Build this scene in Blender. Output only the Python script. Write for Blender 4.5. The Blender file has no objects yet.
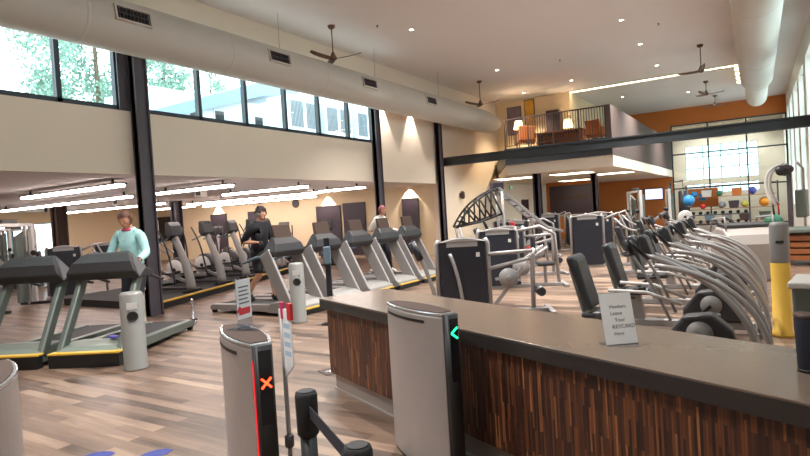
import bpy, bmesh, math, random
from mathutils import Vector, Matrix
random.seed(7)
PI = math.pi
SC = bpy.context.scene
COL = SC.collection
R = math.radians

# ------------------------------------------------------------------ materials
def lin(c):
    def f(v):
        v /= 255.0
        return v/12.92 if v <= 0.04045 else ((v+0.055)/1.055)**2.4
    return (f(c[0]), f(c[1]), f(c[2]), 1.0)

def base_mat(name):
    m = bpy.data.materials.new(name); m.use_nodes = True
    nt = m.node_tree
    return m, nt, nt.nodes['Principled BSDF']

def mat(name, rgb, rough=0.5, metal=0.0, var=0.06, scale=6.0, bump=0.0, coat=0.0):
    """plain procedural material: a base colour with slight noise mottling"""
    m, nt, b = base_mat(name)
    N, L = nt.nodes, nt.links
    tc = N.new('ShaderNodeTexCoord'); nz = N.new('ShaderNodeTexNoise')
    nz.inputs['Scale'].default_value = scale; nz.inputs['Detail'].default_value = 3
    L.new(tc.outputs['Object'], nz.inputs['Vector'])
    mx = N.new('ShaderNodeMix'); mx.data_type = 'RGBA'
    c = lin(rgb)
    mx.inputs[6].default_value = tuple(v*(1-var) for v in c[:3])+(1,)
    mx.inputs[7].default_value = tuple(min(1, v*(1+var)) for v in c[:3])+(1,)
    L.new(nz.outputs['Fac'], mx.inputs[0]); L.new(mx.outputs[2], b.inputs['Base Color'])
    b.inputs['Roughness'].default_value = rough; b.inputs['Metallic'].default_value = metal
    if coat: b.inputs['Coat Weight'].default_value = coat
    if bump:
        bp = N.new('ShaderNodeBump'); bp.inputs['Strength'].default_value = bump; bp.inputs['Distance'].default_value = 0.01
        L.new(nz.outputs['Fac'], bp.inputs['Height']); L.new(bp.outputs['Normal'], b.inputs['Normal'])
    return m

def emit(name, rgb, strength):
    m, nt, b = base_mat(name)
    b.inputs['Base Color'].default_value = lin(rgb)
    b.inputs['Emission Color'].default_value = lin(rgb)
    b.inputs['Emission Strength'].default_value = strength
    return m

def glass(name, tint=(235, 245, 245), gloss=0.08, rough=0.02):
    m = bpy.data.materials.new(name); m.use_nodes = True
    nt = m.node_tree; N, L = nt.nodes, nt.links
    N.remove(N['Principled BSDF'])
    t = N.new('ShaderNodeBsdfTransparent'); t.inputs['Color'].default_value = lin(tint)
    g = N.new('ShaderNodeBsdfGlossy'); g.inputs['Roughness'].default_value = rough
    mx = N.new('ShaderNodeMixShader'); mx.inputs[0].default_value = gloss
    L.new(t.outputs[0], mx.inputs[1]); L.new(g.outputs[0], mx.inputs[2])
    L.new(mx.outputs[0], N['Material Output'].inputs['Surface'])
    return m

def floor_mat():
    m, nt, b = base_mat('plank_floor'); N, L = nt.nodes, nt.links
    tc = N.new('ShaderNodeTexCoord')
    br = N.new('ShaderNodeTexBrick')
    br.inputs['Color1'].default_value = (0, 0, 0, 1); br.inputs['Color2'].default_value = (1, 1, 1, 1)
    br.inputs['Mortar'].default_value = (0.25, 0.25, 0.25, 1)
    br.inputs['Scale'].default_value = 1.0; br.inputs['Mortar Size'].default_value = 0.0015
    br.inputs['Brick Width'].default_value = 1.1; br.inputs['Row Height'].default_value = 0.115
    br.offset = 0.37; br.offset_frequency = 2
    L.new(tc.outputs['Object'], br.inputs['Vector'])
    mp = N.new('ShaderNodeMapping'); mp.inputs['Scale'].default_value = (1.2, 14, 1)
    L.new(tc.outputs['Object'], mp.inputs['Vector'])
    nz = N.new('ShaderNodeTexNoise'); nz.inputs['Scale'].default_value = 1.3; nz.inputs['Detail'].default_value = 6
    L.new(mp.outputs[0], nz.inputs['Vector'])
    ad = N.new('ShaderNodeMix'); ad.data_type = 'FLOAT'; ad.inputs[0].default_value = 0.5
    sp = N.new('ShaderNodeSeparateColor'); L.new(br.outputs['Color'], sp.inputs[0])
    L.new(sp.outputs[0], ad.inputs[2]); L.new(nz.outputs['Fac'], ad.inputs[3])
    rp = N.new('ShaderNodeValToRGB'); e = rp.color_ramp.elements
    e[0].position = 0.27; e[0].color = lin((70, 55, 46))
    e[1].position = 0.75; e[1].color = lin((142, 119, 101))
    x = e.new(0.38); x.color = lin((96, 77, 65))
    x = e.new(0.62); x.color = lin((119, 97, 82))
    L.new(ad.outputs[0], rp.inputs[0]); L.new(rp.outputs[0], b.inputs['Base Color'])
    b.inputs['Roughness'].default_value = 0.36
    return m

def counter_wood_mat():
    """mosaic of narrow upright reclaimed-wood strips"""
    m, nt, b = base_mat('reclaimed_strips'); N, L = nt.nodes, nt.links
    tc = N.new('ShaderNodeTexCoord'); se = N.new('ShaderNodeSeparateXYZ'); co = N.new('ShaderNodeCombineXYZ')
    L.new(tc.outputs['Object'], se.inputs[0])
    ad = N.new('ShaderNodeMath'); ad.operation = 'ADD'
    L.new(se.outputs['X'], ad.inputs[0]); L.new(se.outputs['Y'], ad.inputs[1])
    L.new(se.outputs['Z'], co.inputs['X']); L.new(ad.outputs[0], co.inputs['Y'])
    br = N.new('ShaderNodeTexBrick')
    br.inputs['Color1'].default_value = (0, 0, 0, 1); br.inputs['Color2'].default_value = (1, 1, 1, 1)
    br.inputs['Mortar'].default_value = (0, 0, 0, 1)
    br.inputs['Scale'].default_value = 1.0; br.inputs['Mortar Size'].default_value = 0.0008
    br.inputs['Brick Width'].default_value = 0.24; br.inputs['Row Height'].default_value = 0.0135
    br.offset = 0.43; br.offset_frequency = 3; br.squash = 1.6; br.squash_frequency = 5
    L.new(co.outputs[0], br.inputs['Vector'])
    nz = N.new('ShaderNodeTexNoise'); nz.inputs['Scale'].default_value = 3.0; nz.inputs['Detail'].default_value = 4
    mp = N.new('ShaderNodeMapping'); mp.inputs['Scale'].default_value = (1, 20, 1)
    L.new(co.outputs[0], mp.inputs[0]); L.new(mp.outputs[0], nz.inputs['Vector'])
    sp = N.new('ShaderNodeSeparateColor'); L.new(br.outputs['Color'], sp.inputs[0])
    mx = N.new('ShaderNodeMix'); mx.data_type = 'FLOAT'; mx.inputs[0].default_value = 0.35
    L.new(sp.outputs[0], mx.inputs[2]); L.new(nz.outputs['Fac'], mx.inputs[3])
    rp = N.new('ShaderNodeValToRGB'); e = rp.color_ramp.elements
    e[0].position = 0.15; e[0].color = lin((40, 23, 17))
    e[1].position = 0.9; e[1].color = lin((182, 122, 74))
    x = e.new(0.38); x.color = lin((66, 36, 24))
    x = e.new(0.58); x.color = lin((88, 50, 30))
    x = e.new(0.76); x.color = lin((116, 68, 38))
    L.new(mx.outputs[0], rp.inputs[0]); L.new(rp.outputs[0], b.inputs['Base Color'])
    b.inputs['Roughness'].default_value = 0.45
    bp = N.new('ShaderNodeBump'); bp.inputs['Strength'].default_value = 0.4; bp.inputs['Distance'].default_value = 0.006
    L.new(sp.outputs[0], bp.inputs['Height']); L.new(bp.outputs[0], b.inputs['Normal'])
    return m

M = dict(
    floor=floor_mat(), strips=counter_wood_mat(),
    ceiling=mat('ceiling_paint', (224, 217, 214), 0.9, var=0.02, scale=0.6),
    wall=mat('wall_paint', (232, 215, 196), 0.9, var=0.02, scale=0.8),
    white=mat('white_paint', (224, 218, 208), 0.8, var=0.02),
    warmwall=mat('warm_wall_paint', (222, 200, 166), 0.9, var=0.03),
    orange=mat('orange_wall_paint', (188, 108, 48), 0.85, var=0.05, scale=1.5),
    duct=mat('duct_paint', (192, 184, 174), 0.55, var=0.03, scale=1.0),
    steel=mat('dark_painted_steel', (76, 68, 74), 0.5, var=0.1),
    frame=mat('window_frame_metal', (44, 52, 60), 0.45, var=0.08),
    beam=mat('beam_steel', (50, 54, 58), 0.5, var=0.12),
    quartz=mat('quartz_top', (112, 97, 86), 0.2, var=0.05, scale=30),
    quartz_edge=mat('quartz_edge', (48, 43, 42), 0.3, var=0.1, scale=60),
    toekick=mat('brushed_kick_plate', (150, 138, 132), 0.4, 0.3),
    brushed=mat('brushed_steel', (178, 172, 170), 0.36, 0.65, var=0.05, scale=14),
    chrome=mat('chrome', (205, 205, 208), 0.2, 0.9),
    silver=mat('silver_paint', (150, 145, 143), 0.4, 0.3),
    grey=mat('grey_plastic', (128, 124, 122), 0.5),
    ltgrey=mat('light_grey_plastic', (188, 184, 180), 0.5),
    stand=mat('stand_grey', (134, 132, 128), 0.45, 0.2),
    greengrey=mat('green_grey_metal', (108, 116, 110), 0.4, 0.4),
    hood=mat('green_grey_hood', (118, 128, 118), 0.45),
    dark=mat('dark_plastic', (46, 44, 46), 0.5),
    darkblue=mat('blue_black_panel', (28, 29, 38), 0.4),
    black=mat('black_plastic', (20, 19, 20), 0.45),
    rubber=mat('black_rubber', (28, 27, 28), 0.8, bump=0.15, scale=60),
    belt=mat('treadmill_belt', (52, 50, 52), 0.75, scale=40),
    screen=mat('dark_glass_screen', (22, 24, 30), 0.12),
    bluegrey=mat('blue_grey_grip', (92, 112, 126), 0.6),
    pad=mat('black_vinyl', (38, 38, 42), 0.42, bump=0.08),
    padgrey=mat('grey_vinyl', (84, 86, 92), 0.45),
    yellow=mat('yellow_paint', (214, 170, 60), 0.5),
    red=mat('red_plastic', (190, 40, 44), 0.5),
    pink=mat('pink_plastic', (196, 50, 96), 0.5),
    housing=mat('warm_grey_plastic', (142, 134, 128), 0.5),
    paper=mat('white_paper', (226, 224, 224), 0.8, var=0.02),
    ink=mat('grey_ink', (92, 92, 104), 0.8),
    redink=mat('red_ink', (206, 60, 66), 0.8),
    blueink=mat('pale_blue_print', (170, 190, 206), 0.8),
    decal=mat('blue_decal', (46, 52, 120), 0.6),
    wood=mat('cabinet_wood', (142, 84, 46), 0.5, var=0.2, scale=4),
    darkwood=mat('dark_brown_wood', (70, 48, 40), 0.5, var=0.15),
    fan=mat('fan_brown', (104, 74, 58), 0.45),
    purple=mat('plum_panel', (56, 42, 52), 0.5),
    taupe=mat('taupe_panel', (70, 54, 47), 0.95),
    skin=mat('skin', (206, 150, 122), 0.55, var=0.03),
    teal=mat('teal_fabric', (170, 214, 214), 0.8, var=0.3, scale=14),
    navy=mat('navy_fabric', (32, 32, 44), 0.85),
    blackcloth=mat('black_fabric', (26, 24, 30), 0.85),
    whitecloth=mat('white_fabric', (222, 214, 206), 0.85),
    hair_brown=mat('brown_hair', (96, 58, 40), 0.6, var=0.2, scale=40),
    hair_dark=mat('dark_hair', (48, 36, 34), 0.6, var=0.2, scale=40),
    hair_red=mat('reddish_hair', (150, 80, 84), 0.6, var=0.2, scale=40),
    shoe=mat('dark_shoe', (40, 38, 44), 0.7), shoewhite=mat('pale_shoe', (210, 206, 204), 0.7),
    blueball=mat('blue_rubber', (40, 130, 190), 0.5), orangeball=mat('orange_rubber', (232, 150, 40), 0.5),
    greenball=mat('green_rubber', (54, 112, 84), 0.5), purpleball=mat('purple_rubber', (88, 84, 170), 0.5),
    yellowball=mat('lime_rubber', (190, 180, 80), 0.5), greyball=mat('grey_rubber', (120, 124, 128), 0.5),
    leaf_hazed=mat('leaf_hazed', (122, 152, 136), 0.8, var=0.35, scale=3), bark=mat('bark', (92, 76, 60), 0.9),  # foliage colour paled: overexposure and window glare are put into it
    extwall=mat('pale_stucco', (200, 206, 210), 0.9, var=0.02), extroof=mat('blue_grey_metal_roof', (118, 138, 154), 0.5),
    hvac=mat('white_louvre_metal', (196, 204, 208), 0.5), hvacdark=mat('louvre_dark_metal', (92, 100, 108), 0.6),  # hvacdark is the darker grey of the louvre slats and curb
    lowroof=mat('roof_membrane', (200, 200, 198), 0.9),
    art_a=mat('muted_violet_print', (120, 104, 122), 0.7, var=0.4, scale=3), art_b=mat('amber_print', (214, 160, 60), 0.7, var=0.4, scale=3),
    upholst=mat('orange_upholstery', (190, 104, 44), 0.7), lamp_shade=emit('lamp_shade', (255, 226, 170), 3.0),
    strip=emit('led_strip', (255, 238, 232), 24.0), cove=emit('cove_light', (255, 236, 190), 7.0),
    lens=emit('downlight_lens', (255, 236, 214), 16.0), panel=emit('light_panel', (255, 238, 206), 7.0),
    xred=emit('red_led', (255, 60, 30), 6.0), redline=emit('red_led_line', (255, 40, 50), 0.6), green=emit('green_led', (30, 235, 130), 4.0),
    tvon=emit('lit_screen', (216, 214, 250), 1.2), exitglow=emit('exit_sign_green', (110, 220, 150), 1.2),
    tvblue=emit('dim_blue_screen', (60, 120, 190), 0.7),
    glass=glass('window_glass'), acrylic=glass('clear_acrylic', (232, 238, 246), 0.14, 0.05),
)


# ------------------------------------------------------------------ mesh helper
class MB:
    def __init__(s): s.b = bmesh.new(); s.mi = 0
    def _tag(s, n0):
        s.b.faces.ensure_lookup_table()
        for f in s.b.faces[n0:]: f.material_index = s.mi
    def box(s, x0, x1, y0, y1, z0, z1, rot=None, piv=None):
        n0 = len(s.b.faces)
        v = [s.b.verts.new((x, y, z)) for x in (x0, x1) for y in (y0, y1) for z in (z0, z1)]
        for q in ((0,1,3,2),(4,6,7,5),(0,4,5,1),(2,3,7,6),(0,2,6,4),(1,5,7,3)):
            s.b.faces.new([v[i] for i in q])
        if rot is not None:
            p = Vector(piv) if piv else Vector(((x0+x1)/2, (y0+y1)/2, (z0+z1)/2))
            for w in v: w.co = p + rot @ (w.co - p)
        s._tag(n0); return s
    def beam(s, p0, p1, w, t, up=(0,0,1)):
        """rectangular bar from p0 to p1, w across, t along 'up'"""
        n0 = len(s.b.faces)
        a, c = Vector(p0), Vector(p1); d = (c-a).normalized(); u = Vector(up)
        side = d.cross(u)
        if side.length < 1e-4: side = d.cross(Vector((1,0,0)))
        side.normalize(); u = side.cross(d).normalized()
        v = []
        for p in (a, c):
            for (i, j) in ((-1,-1),(1,-1),(1,1),(-1,1)):
                v.append(s.b.verts.new(p + side*(i*w/2) + u*(j*t/2)))
        for q in ((3,2,1,0),(4,5,6,7),(0,1,5,4),(1,2,6,5),(2,3,7,6),(3,0,4,7)):
            s.b.faces.new([v[i] for i in q])
        s._tag(n0); return s
    def tube(s, pts, r, n=10, closed=False, r1=None, smooth=True, flat=1.0):
        """round tube through pts, parallel-transport frame; r may taper to r1"""
        n0 = len(s.b.faces)
        P = [Vector(p) for p in pts]; k = len(P)
        T = []
        for i in range(k):
            if closed: t = P[(i+1) % k]-P[i-1]
            else: t = P[min(i+1, k-1)]-P[max(i-1, 0)]
            T.append(t.normalized())
        u = T[0].orthogonal().normalized(); rings = []
        for i in range(k):
            u = (u - T[i]*u.dot(T[i])).normalized(); w = T[i].cross(u)
            rr = r if r1 is None else r+(r1-r)*i/(k-1)
            rings.append([s.b.verts.new(P[i]+(u*math.cos(2*PI*j/n)+w*math.sin(2*PI*j/n)*flat)*rr) for j in range(n)])
        for i in range(k if closed else k-1):
            A, B = rings[i], rings[(i+1) % k]
            for j in range(n):
                f = s.b.faces.new((A[j], A[(j+1) % n], B[(j+1) % n], B[j])); f.smooth = smooth
        if not closed:
            s.b.faces.new(list(reversed(rings[0]))); s.b.faces.new(rings[-1])
        s._tag(n0); return s
    def cyl(s, p0, p1, r, r1=None, n=16): return s.tube([p0, p1], r, n, r1=r1)
    def lathe(s, prof, c=(0,0,0), n=20, axis='z', cap=True):
        n0 = len(s.b.faces); rings = []
        def pt(r, h, a):
            x, y = r*math.cos(a), r*math.sin(a)
            p = {'z': (x, y, h), 'y': (x, h, y), 'x': (h, x, y)}[axis]
            return Vector(p)+Vector(c)
        for (r, h) in prof: rings.append([s.b.verts.new(pt(max(r, 1e-4), h, 2*PI*j/n)) for j in range(n)])
        for A, B in zip(rings, rings[1:]):
            for j in range(n):
                f = s.b.faces.new((A[j], A[(j+1) % n], B[(j+1) % n], B[j])); f.smooth = True
        if cap: s.b.faces.new(list(reversed(rings[0]))); s.b.faces.new(rings[-1])
        s._tag(n0); return s
    def prism(s, prof, y0, y1, plane='xz', smooth=False):
        """closed profile extruded: plane xz along y, yz along x, xy along z"""
        n0 = len(s.b.faces)
        def pt(a, b_, h): return {'xz': (a, h, b_), 'yz': (h, a, b_), 'xy': (a, b_, h)}[plane]
        A = [s.b.verts.new(pt(a, b_, y0)) for a, b_ in prof]; B = [s.b.verts.new(pt(a, b_, y1)) for a, b_ in prof]
        s.b.faces.new(A); s.b.faces.new(list(reversed(B))); n = len(A)
        for j in range(n):
            f = s.b.faces.new((A[(j+1) % n], A[j], B[j], B[(j+1) % n])); f.smooth = smooth
        s._tag(n0); return s
    def ball(s, c, r, sx=1, sy=1, sz=1, seg=16):
        n0 = len(s.b.faces)
        bmesh.ops.create_uvsphere(s.b, u_segments=seg, v_segments=max(6, seg//2), radius=r,
            matrix=Matrix.Translation(Vector(c)) @ Matrix.Diagonal((sx, sy, sz, 1)))
        s.b.faces.ensure_lookup_table()
        for f in s.b.faces[n0:]: f.smooth = True
        s._tag(n0); return s
    def torus(s, c, R_, r, axis='y', n=24, m=8):
        pts = []
        for i in range(n):
            a = 2*PI*i/n; x, y = R_*math.cos(a), R_*math.sin(a)
            pts.append(Vector(c)+Vector({'z': (x, y, 0), 'y': (x, 0, y), 'x': (0, x, y)}[axis]))
        return s.tube(pts, r, m, closed=True)
    def build(s, name, m, parent=None, bevel=0.0, loc=None):
        bmesh.ops.recalc_face_normals(s.b, faces=s.b.faces[:])
        me = bpy.data.meshes.new(name); s.b.to_mesh(me); s.b.free()
        for x in (m if isinstance(m, (list, tuple)) else [m]): me.materials.append(M[x] if isinstance(x, str) else x)
        o = bpy.data.objects.new(name, me); COL.objects.link(o)
        if parent is not None: o.parent = parent
        if loc: o.location = loc
        if bevel:
            bv = o.modifiers.new('soft_edges', 'BEVEL'); bv.width = bevel; bv.segments = 2; bv.limit_method = 'ANGLE'; bv.angle_limit = R(40)
        return o

def tag(o, label, cat, group=None, kind=None):
    if label: o['label'] = label
    if cat: o['category'] = cat
    if group: o['group'] = group
    if kind or cat: o['kind'] = kind or 'thing'
    return o
def empty(name, loc, rz, label, cat, group=None):
    o = bpy.data.objects.new(name, None); COL.objects.link(o); o.empty_display_size = 0.1
    o.location = loc; o.rotation_euler = (0, 0, rz)
    return tag(o, label, cat, group)
def dup(root, loc, rz, label=None):
    r = root.copy(); COL.objects.link(r); r.location = loc; r.rotation_euler = (0, 0, rz)
    if label: r['label'] = label
    def rec(src, dst):
        for ch in list(src.children):
            c = ch.copy(); COL.objects.link(c); c.parent = dst; rec(ch, c)
    rec(root, r)
    return r
def struct(name, mb, m, parent=None, bevel=0.0):
    o = mb.build(name, m, parent, bevel)
    if parent is None: o['kind'] = 'structure'
    return o
def bez(p0, p1, p2, p3, n=12):
    p0, p1, p2, p3 = map(Vector, (p0, p1, p2, p3)); out = []
    for i in range(n+1):
        t = i/n; a = 1-t
        out.append(p0*a**3+p1*3*a*a*t+p2*3*a*t*t+p3*t**3)
    return out
def text(body, size, m, parent, loc, rot, name='lettering', depth=0.0006, align='LEFT', spacing=1.0):
    cu = bpy.data.curves.new(name, 'FONT'); cu.body = body; cu.size = size; cu.extrude = depth; cu.align_x = align; cu.space_line = spacing
    cu.materials.append(M[m])
    t = bpy.data.objects.new(name, cu); COL.objects.link(t)
    me = bpy.data.meshes.new_from_object(t.evaluated_get(bpy.context.evaluated_depsgraph_get())); bpy.data.objects.remove(t, do_unlink=True)
    o = bpy.data.objects.new(name, me); COL.objects.link(o); o.parent = parent; o.location = loc; o.rotation_euler = rot
    return o

# ------------------------------------------------------------------ camera
Rm = Matrix(((0.84870442, 0.03896514, 0.52743012), (0.52537899, 0.05223939, -0.84926319), (-0.06064428, 0.99787412, 0.02386433)))
cam = bpy.data.cameras.new('camera'); cam.sensor_width = 36; cam.lens = 36*569/810; cam.clip_end = 300; cam.clip_start = 0.05
camo = bpy.data.objects.new('camera', cam); COL.objects.link(camo)
camo.matrix_world = Matrix.Translation((0, 0, 1.7)) @ Rm.to_4x4()
SC.camera = camo

# ------------------------------------------------------------------ the room
XL, XR, YF, YB, ZC = -10.4, 1.45, 35.6, -4.0, 6.7
XA, YA, ZL = -28.0, 19.45, 2.82       # the low annex
struct('floor', MB().box(XA-.3, XR+.3, YB-.3, 41, -.2, 0), 'floor')
struct('ceiling', MB().box(XL-.3, XR+.3, YB-.3, 41, ZC, ZC+.3).box(XL-7, XL-.3, 26, 41, ZC, ZC+.3), 'ceiling')
struct('ceiling_annex', MB().box(XA-.3, XL-.06, YB-.3, YA+.2, ZL, ZL+.3), 'ceiling')
# upper left wall: band, window bays, header, solid end
WB, WT = 4.05, 5.75
mb = MB()
mb.box(XL-.05, XL, YB, 15.32, ZL-.012, WB).box(XL-.28, XL-.05, YB, 15.32, ZL+.3, WB)
mb.box(XL-.28, XL, YB, 15.32, WT, ZC)
mb.box(XL-.28, XL, YB, -1.0, WB, WT)
mb.box(XL-.05, XL, 15.32, YA, ZL-.012, ZC).box(XL-.28, XL-.05, 15.32, YA, ZL+.3, ZC)
mb.box(XL-.28, XL, YA, 25.2, 0, ZC)
struct('wall_left', mb, 'wall')
struct('wall_annex_far', MB().box(XA, XL-.28, YA, YA+.2, 0, ZL), 'warmwall')
mb = MB()
for a, b_ in ((YB, 11.4), (14.0, YA)): mb.box(XA-.3, XA, a, b_, 0, ZL)
mb.box(XA-.3, XA, 11.4, 14.0, 0, .5).box(XA-.3, XA, 11.4, 14.0, 2.3, ZL)
struct('wall_annex_side', mb, 'warmwall')
struct('wall_back', MB().box(XA, XR, YB-.2, YB, 0, ZC), 'wall')
# right wall with tall windows and slim piers
openings = [(-1.5, 2.5, 3.9, 6.0), (4.0, 7.5, 3.9, 6.0), (9.0, 12.5, 3.9, 6.0), (14.0, 18.0, 3.9, 6.0),
            (19.8, 22.2, 1.1, 5.9), (23.2, 25.6, 1.1, 5.9), (26.6, 29.0, 1.1, 5.9), (30.0, 32.4, 1.1, 5.9), (33.2, 35.0, 1.1, 5.9)]
mb = MB(); y = YB
for (a, b_, z0, z1) in openings:
    mb.box(XR, XR+.3, y, a, 0, ZC); mb.box(XR, XR+.3, a, b_, 0, z0); mb.box(XR, XR+.3, a, b_, z1, ZC); y = b_
mb.box(XR, XR+.3, y, 41, 0, ZC)
struct('wall_right', mb, 'white')
wn = 4
def window(n, plane, c, a0, a1, z0, z1, cols, rows, w=.06, dep=.08):
    """frame with a pane child per light; plane 'x' = in a wall of constant x"""
    f = MB()
    def bx(m_, p0, p1, q0, q1, d):
        if plane == 'x': m_.box(c-d/2, c+d/2, p0, p1, q0, q1)
        else: m_.box(p0, p1, c-d/2, c+d/2, q0, q1)
    xs = cols if isinstance(cols, (list, tuple)) else [a0+(a1-a0)*i/cols for i in range(cols+1)]
    zs = rows if isinstance(rows, (list, tuple)) else [z0+(z1-z0)*i/rows for i in range(rows+1)]
    for x in xs: bx(f, x-w/2, x+w/2, z0, z1, dep)
    for z in zs: bx(f, xs[0], xs[-1], z-w/2, z+w/2, dep)
    fr = struct('window_%d' % n, f, 'frame')
    for x0, x1 in zip(xs, xs[1:]):
        for q0, q1 in zip(zs, zs[1:]):
            g = MB(); bx(g, x0+w/2, x1-w/2, q0+w/2, q1-w/2, .012); g.build('pane', 'glass', fr)
    return fr
window(1, 'x', XL-.1, -.98, 6.62, WB, WT, [-.95, 1.2, 2.7, 4.1, 5.48, 6.58], [WB+.05, WT-.03], .09, .12)
window(2, 'x', XL-.1, 7.0, 15.3, WB, WT, [7.15, 8.5, 9.86, 11.24, 12.58, 13.94, 15.22], [WB+.05, WT-.03], .09, .12)
window(3, 'x', XA-.1, 11.4, 14.0, .5, 2.3, 3, 1, .07)
for (a, b_, z0, z1) in openings:
    window(wn, 'x', XR+.2, a, b_, z0, z1, 2 if z0 < 2 else 3, 4 if z0 < 2 else 1, .05); wn += 1
# far wall: orange head, black glazed partition, bright room with its own window behind
mb = MB()
mb.box(XL-7, XR, YF, YF+.2, 5.78, ZC)
mb.box(XL-7, -4.05, YF, YF+.2, 0, 5.78)
struct('wall_far', mb, 'orange')
window(wn, 'y', YF+.05, -4.02, XR, .1, 5.78, [-4.0, -2.18, -.36, 1.42], [.12, 2.2, 4.13, 5.75], .075, .1); wn += 1
YV = 40.0
mb = MB()
mb.box(-6, -3.75, YV, YV+.2, 0, ZC).box(.15, XR, YV, YV+.2, 0, ZC).box(-3.75, .15, YV, YV+.2, 4.85, ZC).box(-3.75, .15, YV, YV+.2, 0, 1.9).box(-3.75, .15, YV, YV+.2, 2.45, 2.75)
mb.box(-6, -5.8, YF+.2, YV, 0, ZC)
struct('wall_vestibule', mb, 'wall')
window(wn, 'y', YV+.1, -3.75, .15, 2.75, 4.85, 4, 3, .05); wn += 1
window(wn, 'y', YV+.1, -3.75, .15, 1.9, 2.45, 4, 1, .05); wn += 1
# mezzanine
MX, MY, MZ0, MZ1, MB_ = -4.06, 19.86, 3.28, 3.87, 25.6
MXL = -7.82
struct('floor_mezzanine', MB().prism([(MXL, MY), (MX, MY), (MX, YF), (XL, YF), (XL, 25.3)], MZ0, MZ1, 'xy'), 'beam')
struct('trim_mezzanine_soffit', MB().prism([(MXL, MY+.12), (MX+.02, MY+.12), (MX+.02, YF), (XL, YF), (XL, 25.4)], 2.9, MZ0, 'xy'), 'wall')
struct('wall_mezzanine_side', MB().box(MX-.14, MX, MY, YF, MZ1, 4.95).box(MX, MX+.03, MY, YF, MZ0, 4.95), 'taupe')
struct('wall_mezzanine_back', MB().box(XL, -6.9, MB_, MB_+.15, MZ1, ZC).box(-7.05, -6.9, MB_+.15, YF, MZ1, ZC), 'warmwall')
struct('wall_left_return', MB().box(XL-.28, XL, 25.2, YF, 0, ZC), 'wall')
d1 = struct('door_1', MB().box(XL, XL+.05, 28.3, 29.3, 0, 2.1), 'purple'); MB().cyl((XL+.09, 28.42, 1.0), (XL+.09, 28.42, 1.15), .012, n=8).build('door_handle', 'chrome', d1)
struct('beam', MB().box(XL, XR, 19.52, 19.58, 3.46, 3.78).box(XL, XR, 19.43, 19.67, 3.46, 3.50).box(XL, XR, 19.43, 19.67, 3.74, 3.78), 'beam')
def wcol(name, x, y, z1, w=.32, d=.36, m='steel', z0=0):
    struct(name, MB().box(x-w/2, x+w/2, y-d/2, y-d/2+.03, z0, z1).box(x-w/2, x+w/2, y+d/2-.03, y+d/2, z0, z1).box(x-.06, x+.06, y-d/2, y+d/2, z0, z1), m)
wcol('column', -10.25, 6.9, 5.9, .2, .28)
struct('trim_column_cover', MB().box(XL, XL+.03, 6.56, 7.12, WB, 5.9), 'steel')
wcol('column.001', -10.25, 15.1, 5.9, .2, .26)
wcol('column.002', -10.25, 19.32, 5.9, .2, .24)
wcol('column.003', -6.85, 20.4, 2.9, .26, .26, 'purple')
wcol('column.004', -5.65, 24.0, 2.9, .26, .26, 'purple')
wcol('column.005', -22.0, 11.2, ZL, .4, .4, 'taupe')
wcol('column.006', -20.2, 14.9, ZL, .34, .34, 'purple')
struct('baseboard_left', MB().box(XL, XL+.02, YA+.2, 25.2, 0, .12), 'steel')

# ------------------------------------------------------------------ round ducts
def duct(name, x, z, r, y0, y1, label, step=None):
    e = empty(name, (x, y0, z), 0, label, 'duct')
    L_ = y1-y0
    mb = MB().lathe([(r*.98, 0), (r, .02), (r, L_-1.6), (r*.94, L_-1.0), (r*.8, L_-.4), (r*.5, L_)] if not step else [(r*.98, 0), (r, .02), (r, L_-.25), (r*.96, L_-.1), (r*.6, L_)], n=36, axis='y')
    mb.build('duct_shell', 'duct', e)
    k = 1
    for q in range(int(L_//4)):
        MB().cyl((0, 2+q*4, r-.01), (0, 2+q*4, ZC-z), .004, n=6).build('hanger_rod', 'steel', e)
    while k*3.05 < L_:
        MB().lathe([(r, k*3.05-.03), (r+.004, k*3.05-.02), (r+.004, k*3.05+.02), (r, k*3.05+.03)], n=36, axis='y').build('seam_band', 'duct', e); k += 1
    if step:
        MB().lathe([(step[0]*.98, L_-.02), (step[0], L_), (step[0], L_+step[1]-.2), (step[0]*.6, L_+step[1])], n=32, axis='y').build('end_section', 'white', e)
    return e
DX, DZ, DR = -9.55, 5.356, .455
duct('air_duct', DX, DZ, DR, -3.8, 23.4, 'large round grey air duct running along the clerestory window wall')
duct('air_duct', 0.15, 5.95, .52, -3.8, 25.0, 'large round air duct beside the tall window wall, narrowing towards the orange wall', (.4, 5.2))
def grille(y, label):
    e = empty('duct_grille', (DX, y, DZ), 0, label, 'vent', 'supply grilles on the window wall duct')
    # faces the room, a little downward on the duct's side
    rot = Matrix.Rotation(R(-9), 3, 'Y')
    f = MB(); x = DR-.01
    f.box(x-.02, x+.05, -.34, .34, -.14, -.11).box(x-.02, x+.05, -.34, .34, .11, .14).box(x-.02, x+.05, -.34, -.31, -.11, .11).box(x-.02, x+.05, .31, .34, -.11, .11)
    f.box(x-.05, x, -.31, .31, -.11, .11)
    fr = f.build('grille_frame', 'duct', e)
    MB().box(x, x+.012, -.3, .3, -.105, .105).build('grille_throat', 'black', e)
    s = MB()
    for i in range(9): s.box(x+.012, x+.04, -.3+.6*(i+.5)/9-.006, -.3+.6*(i+.5)/9+.006, -.105, .105)
    s.box(x+.012, x+.042, -.3, .3, -.006, .006)
    s.build('slat', 'steel', e)
    for c in e.children: c.matrix_local = rot.to_4x4()
for y, l in ((6.12, 'black duct grille above the dark column beside the tree window'), (9.7, 'black duct grille just before the first ceiling fan'),
             (13.25, 'black duct grille near the end of the clerestory windows'), (16.8, 'black duct grille above the lit bare wall, nearest the duct end')):
    grille(y, l)

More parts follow.
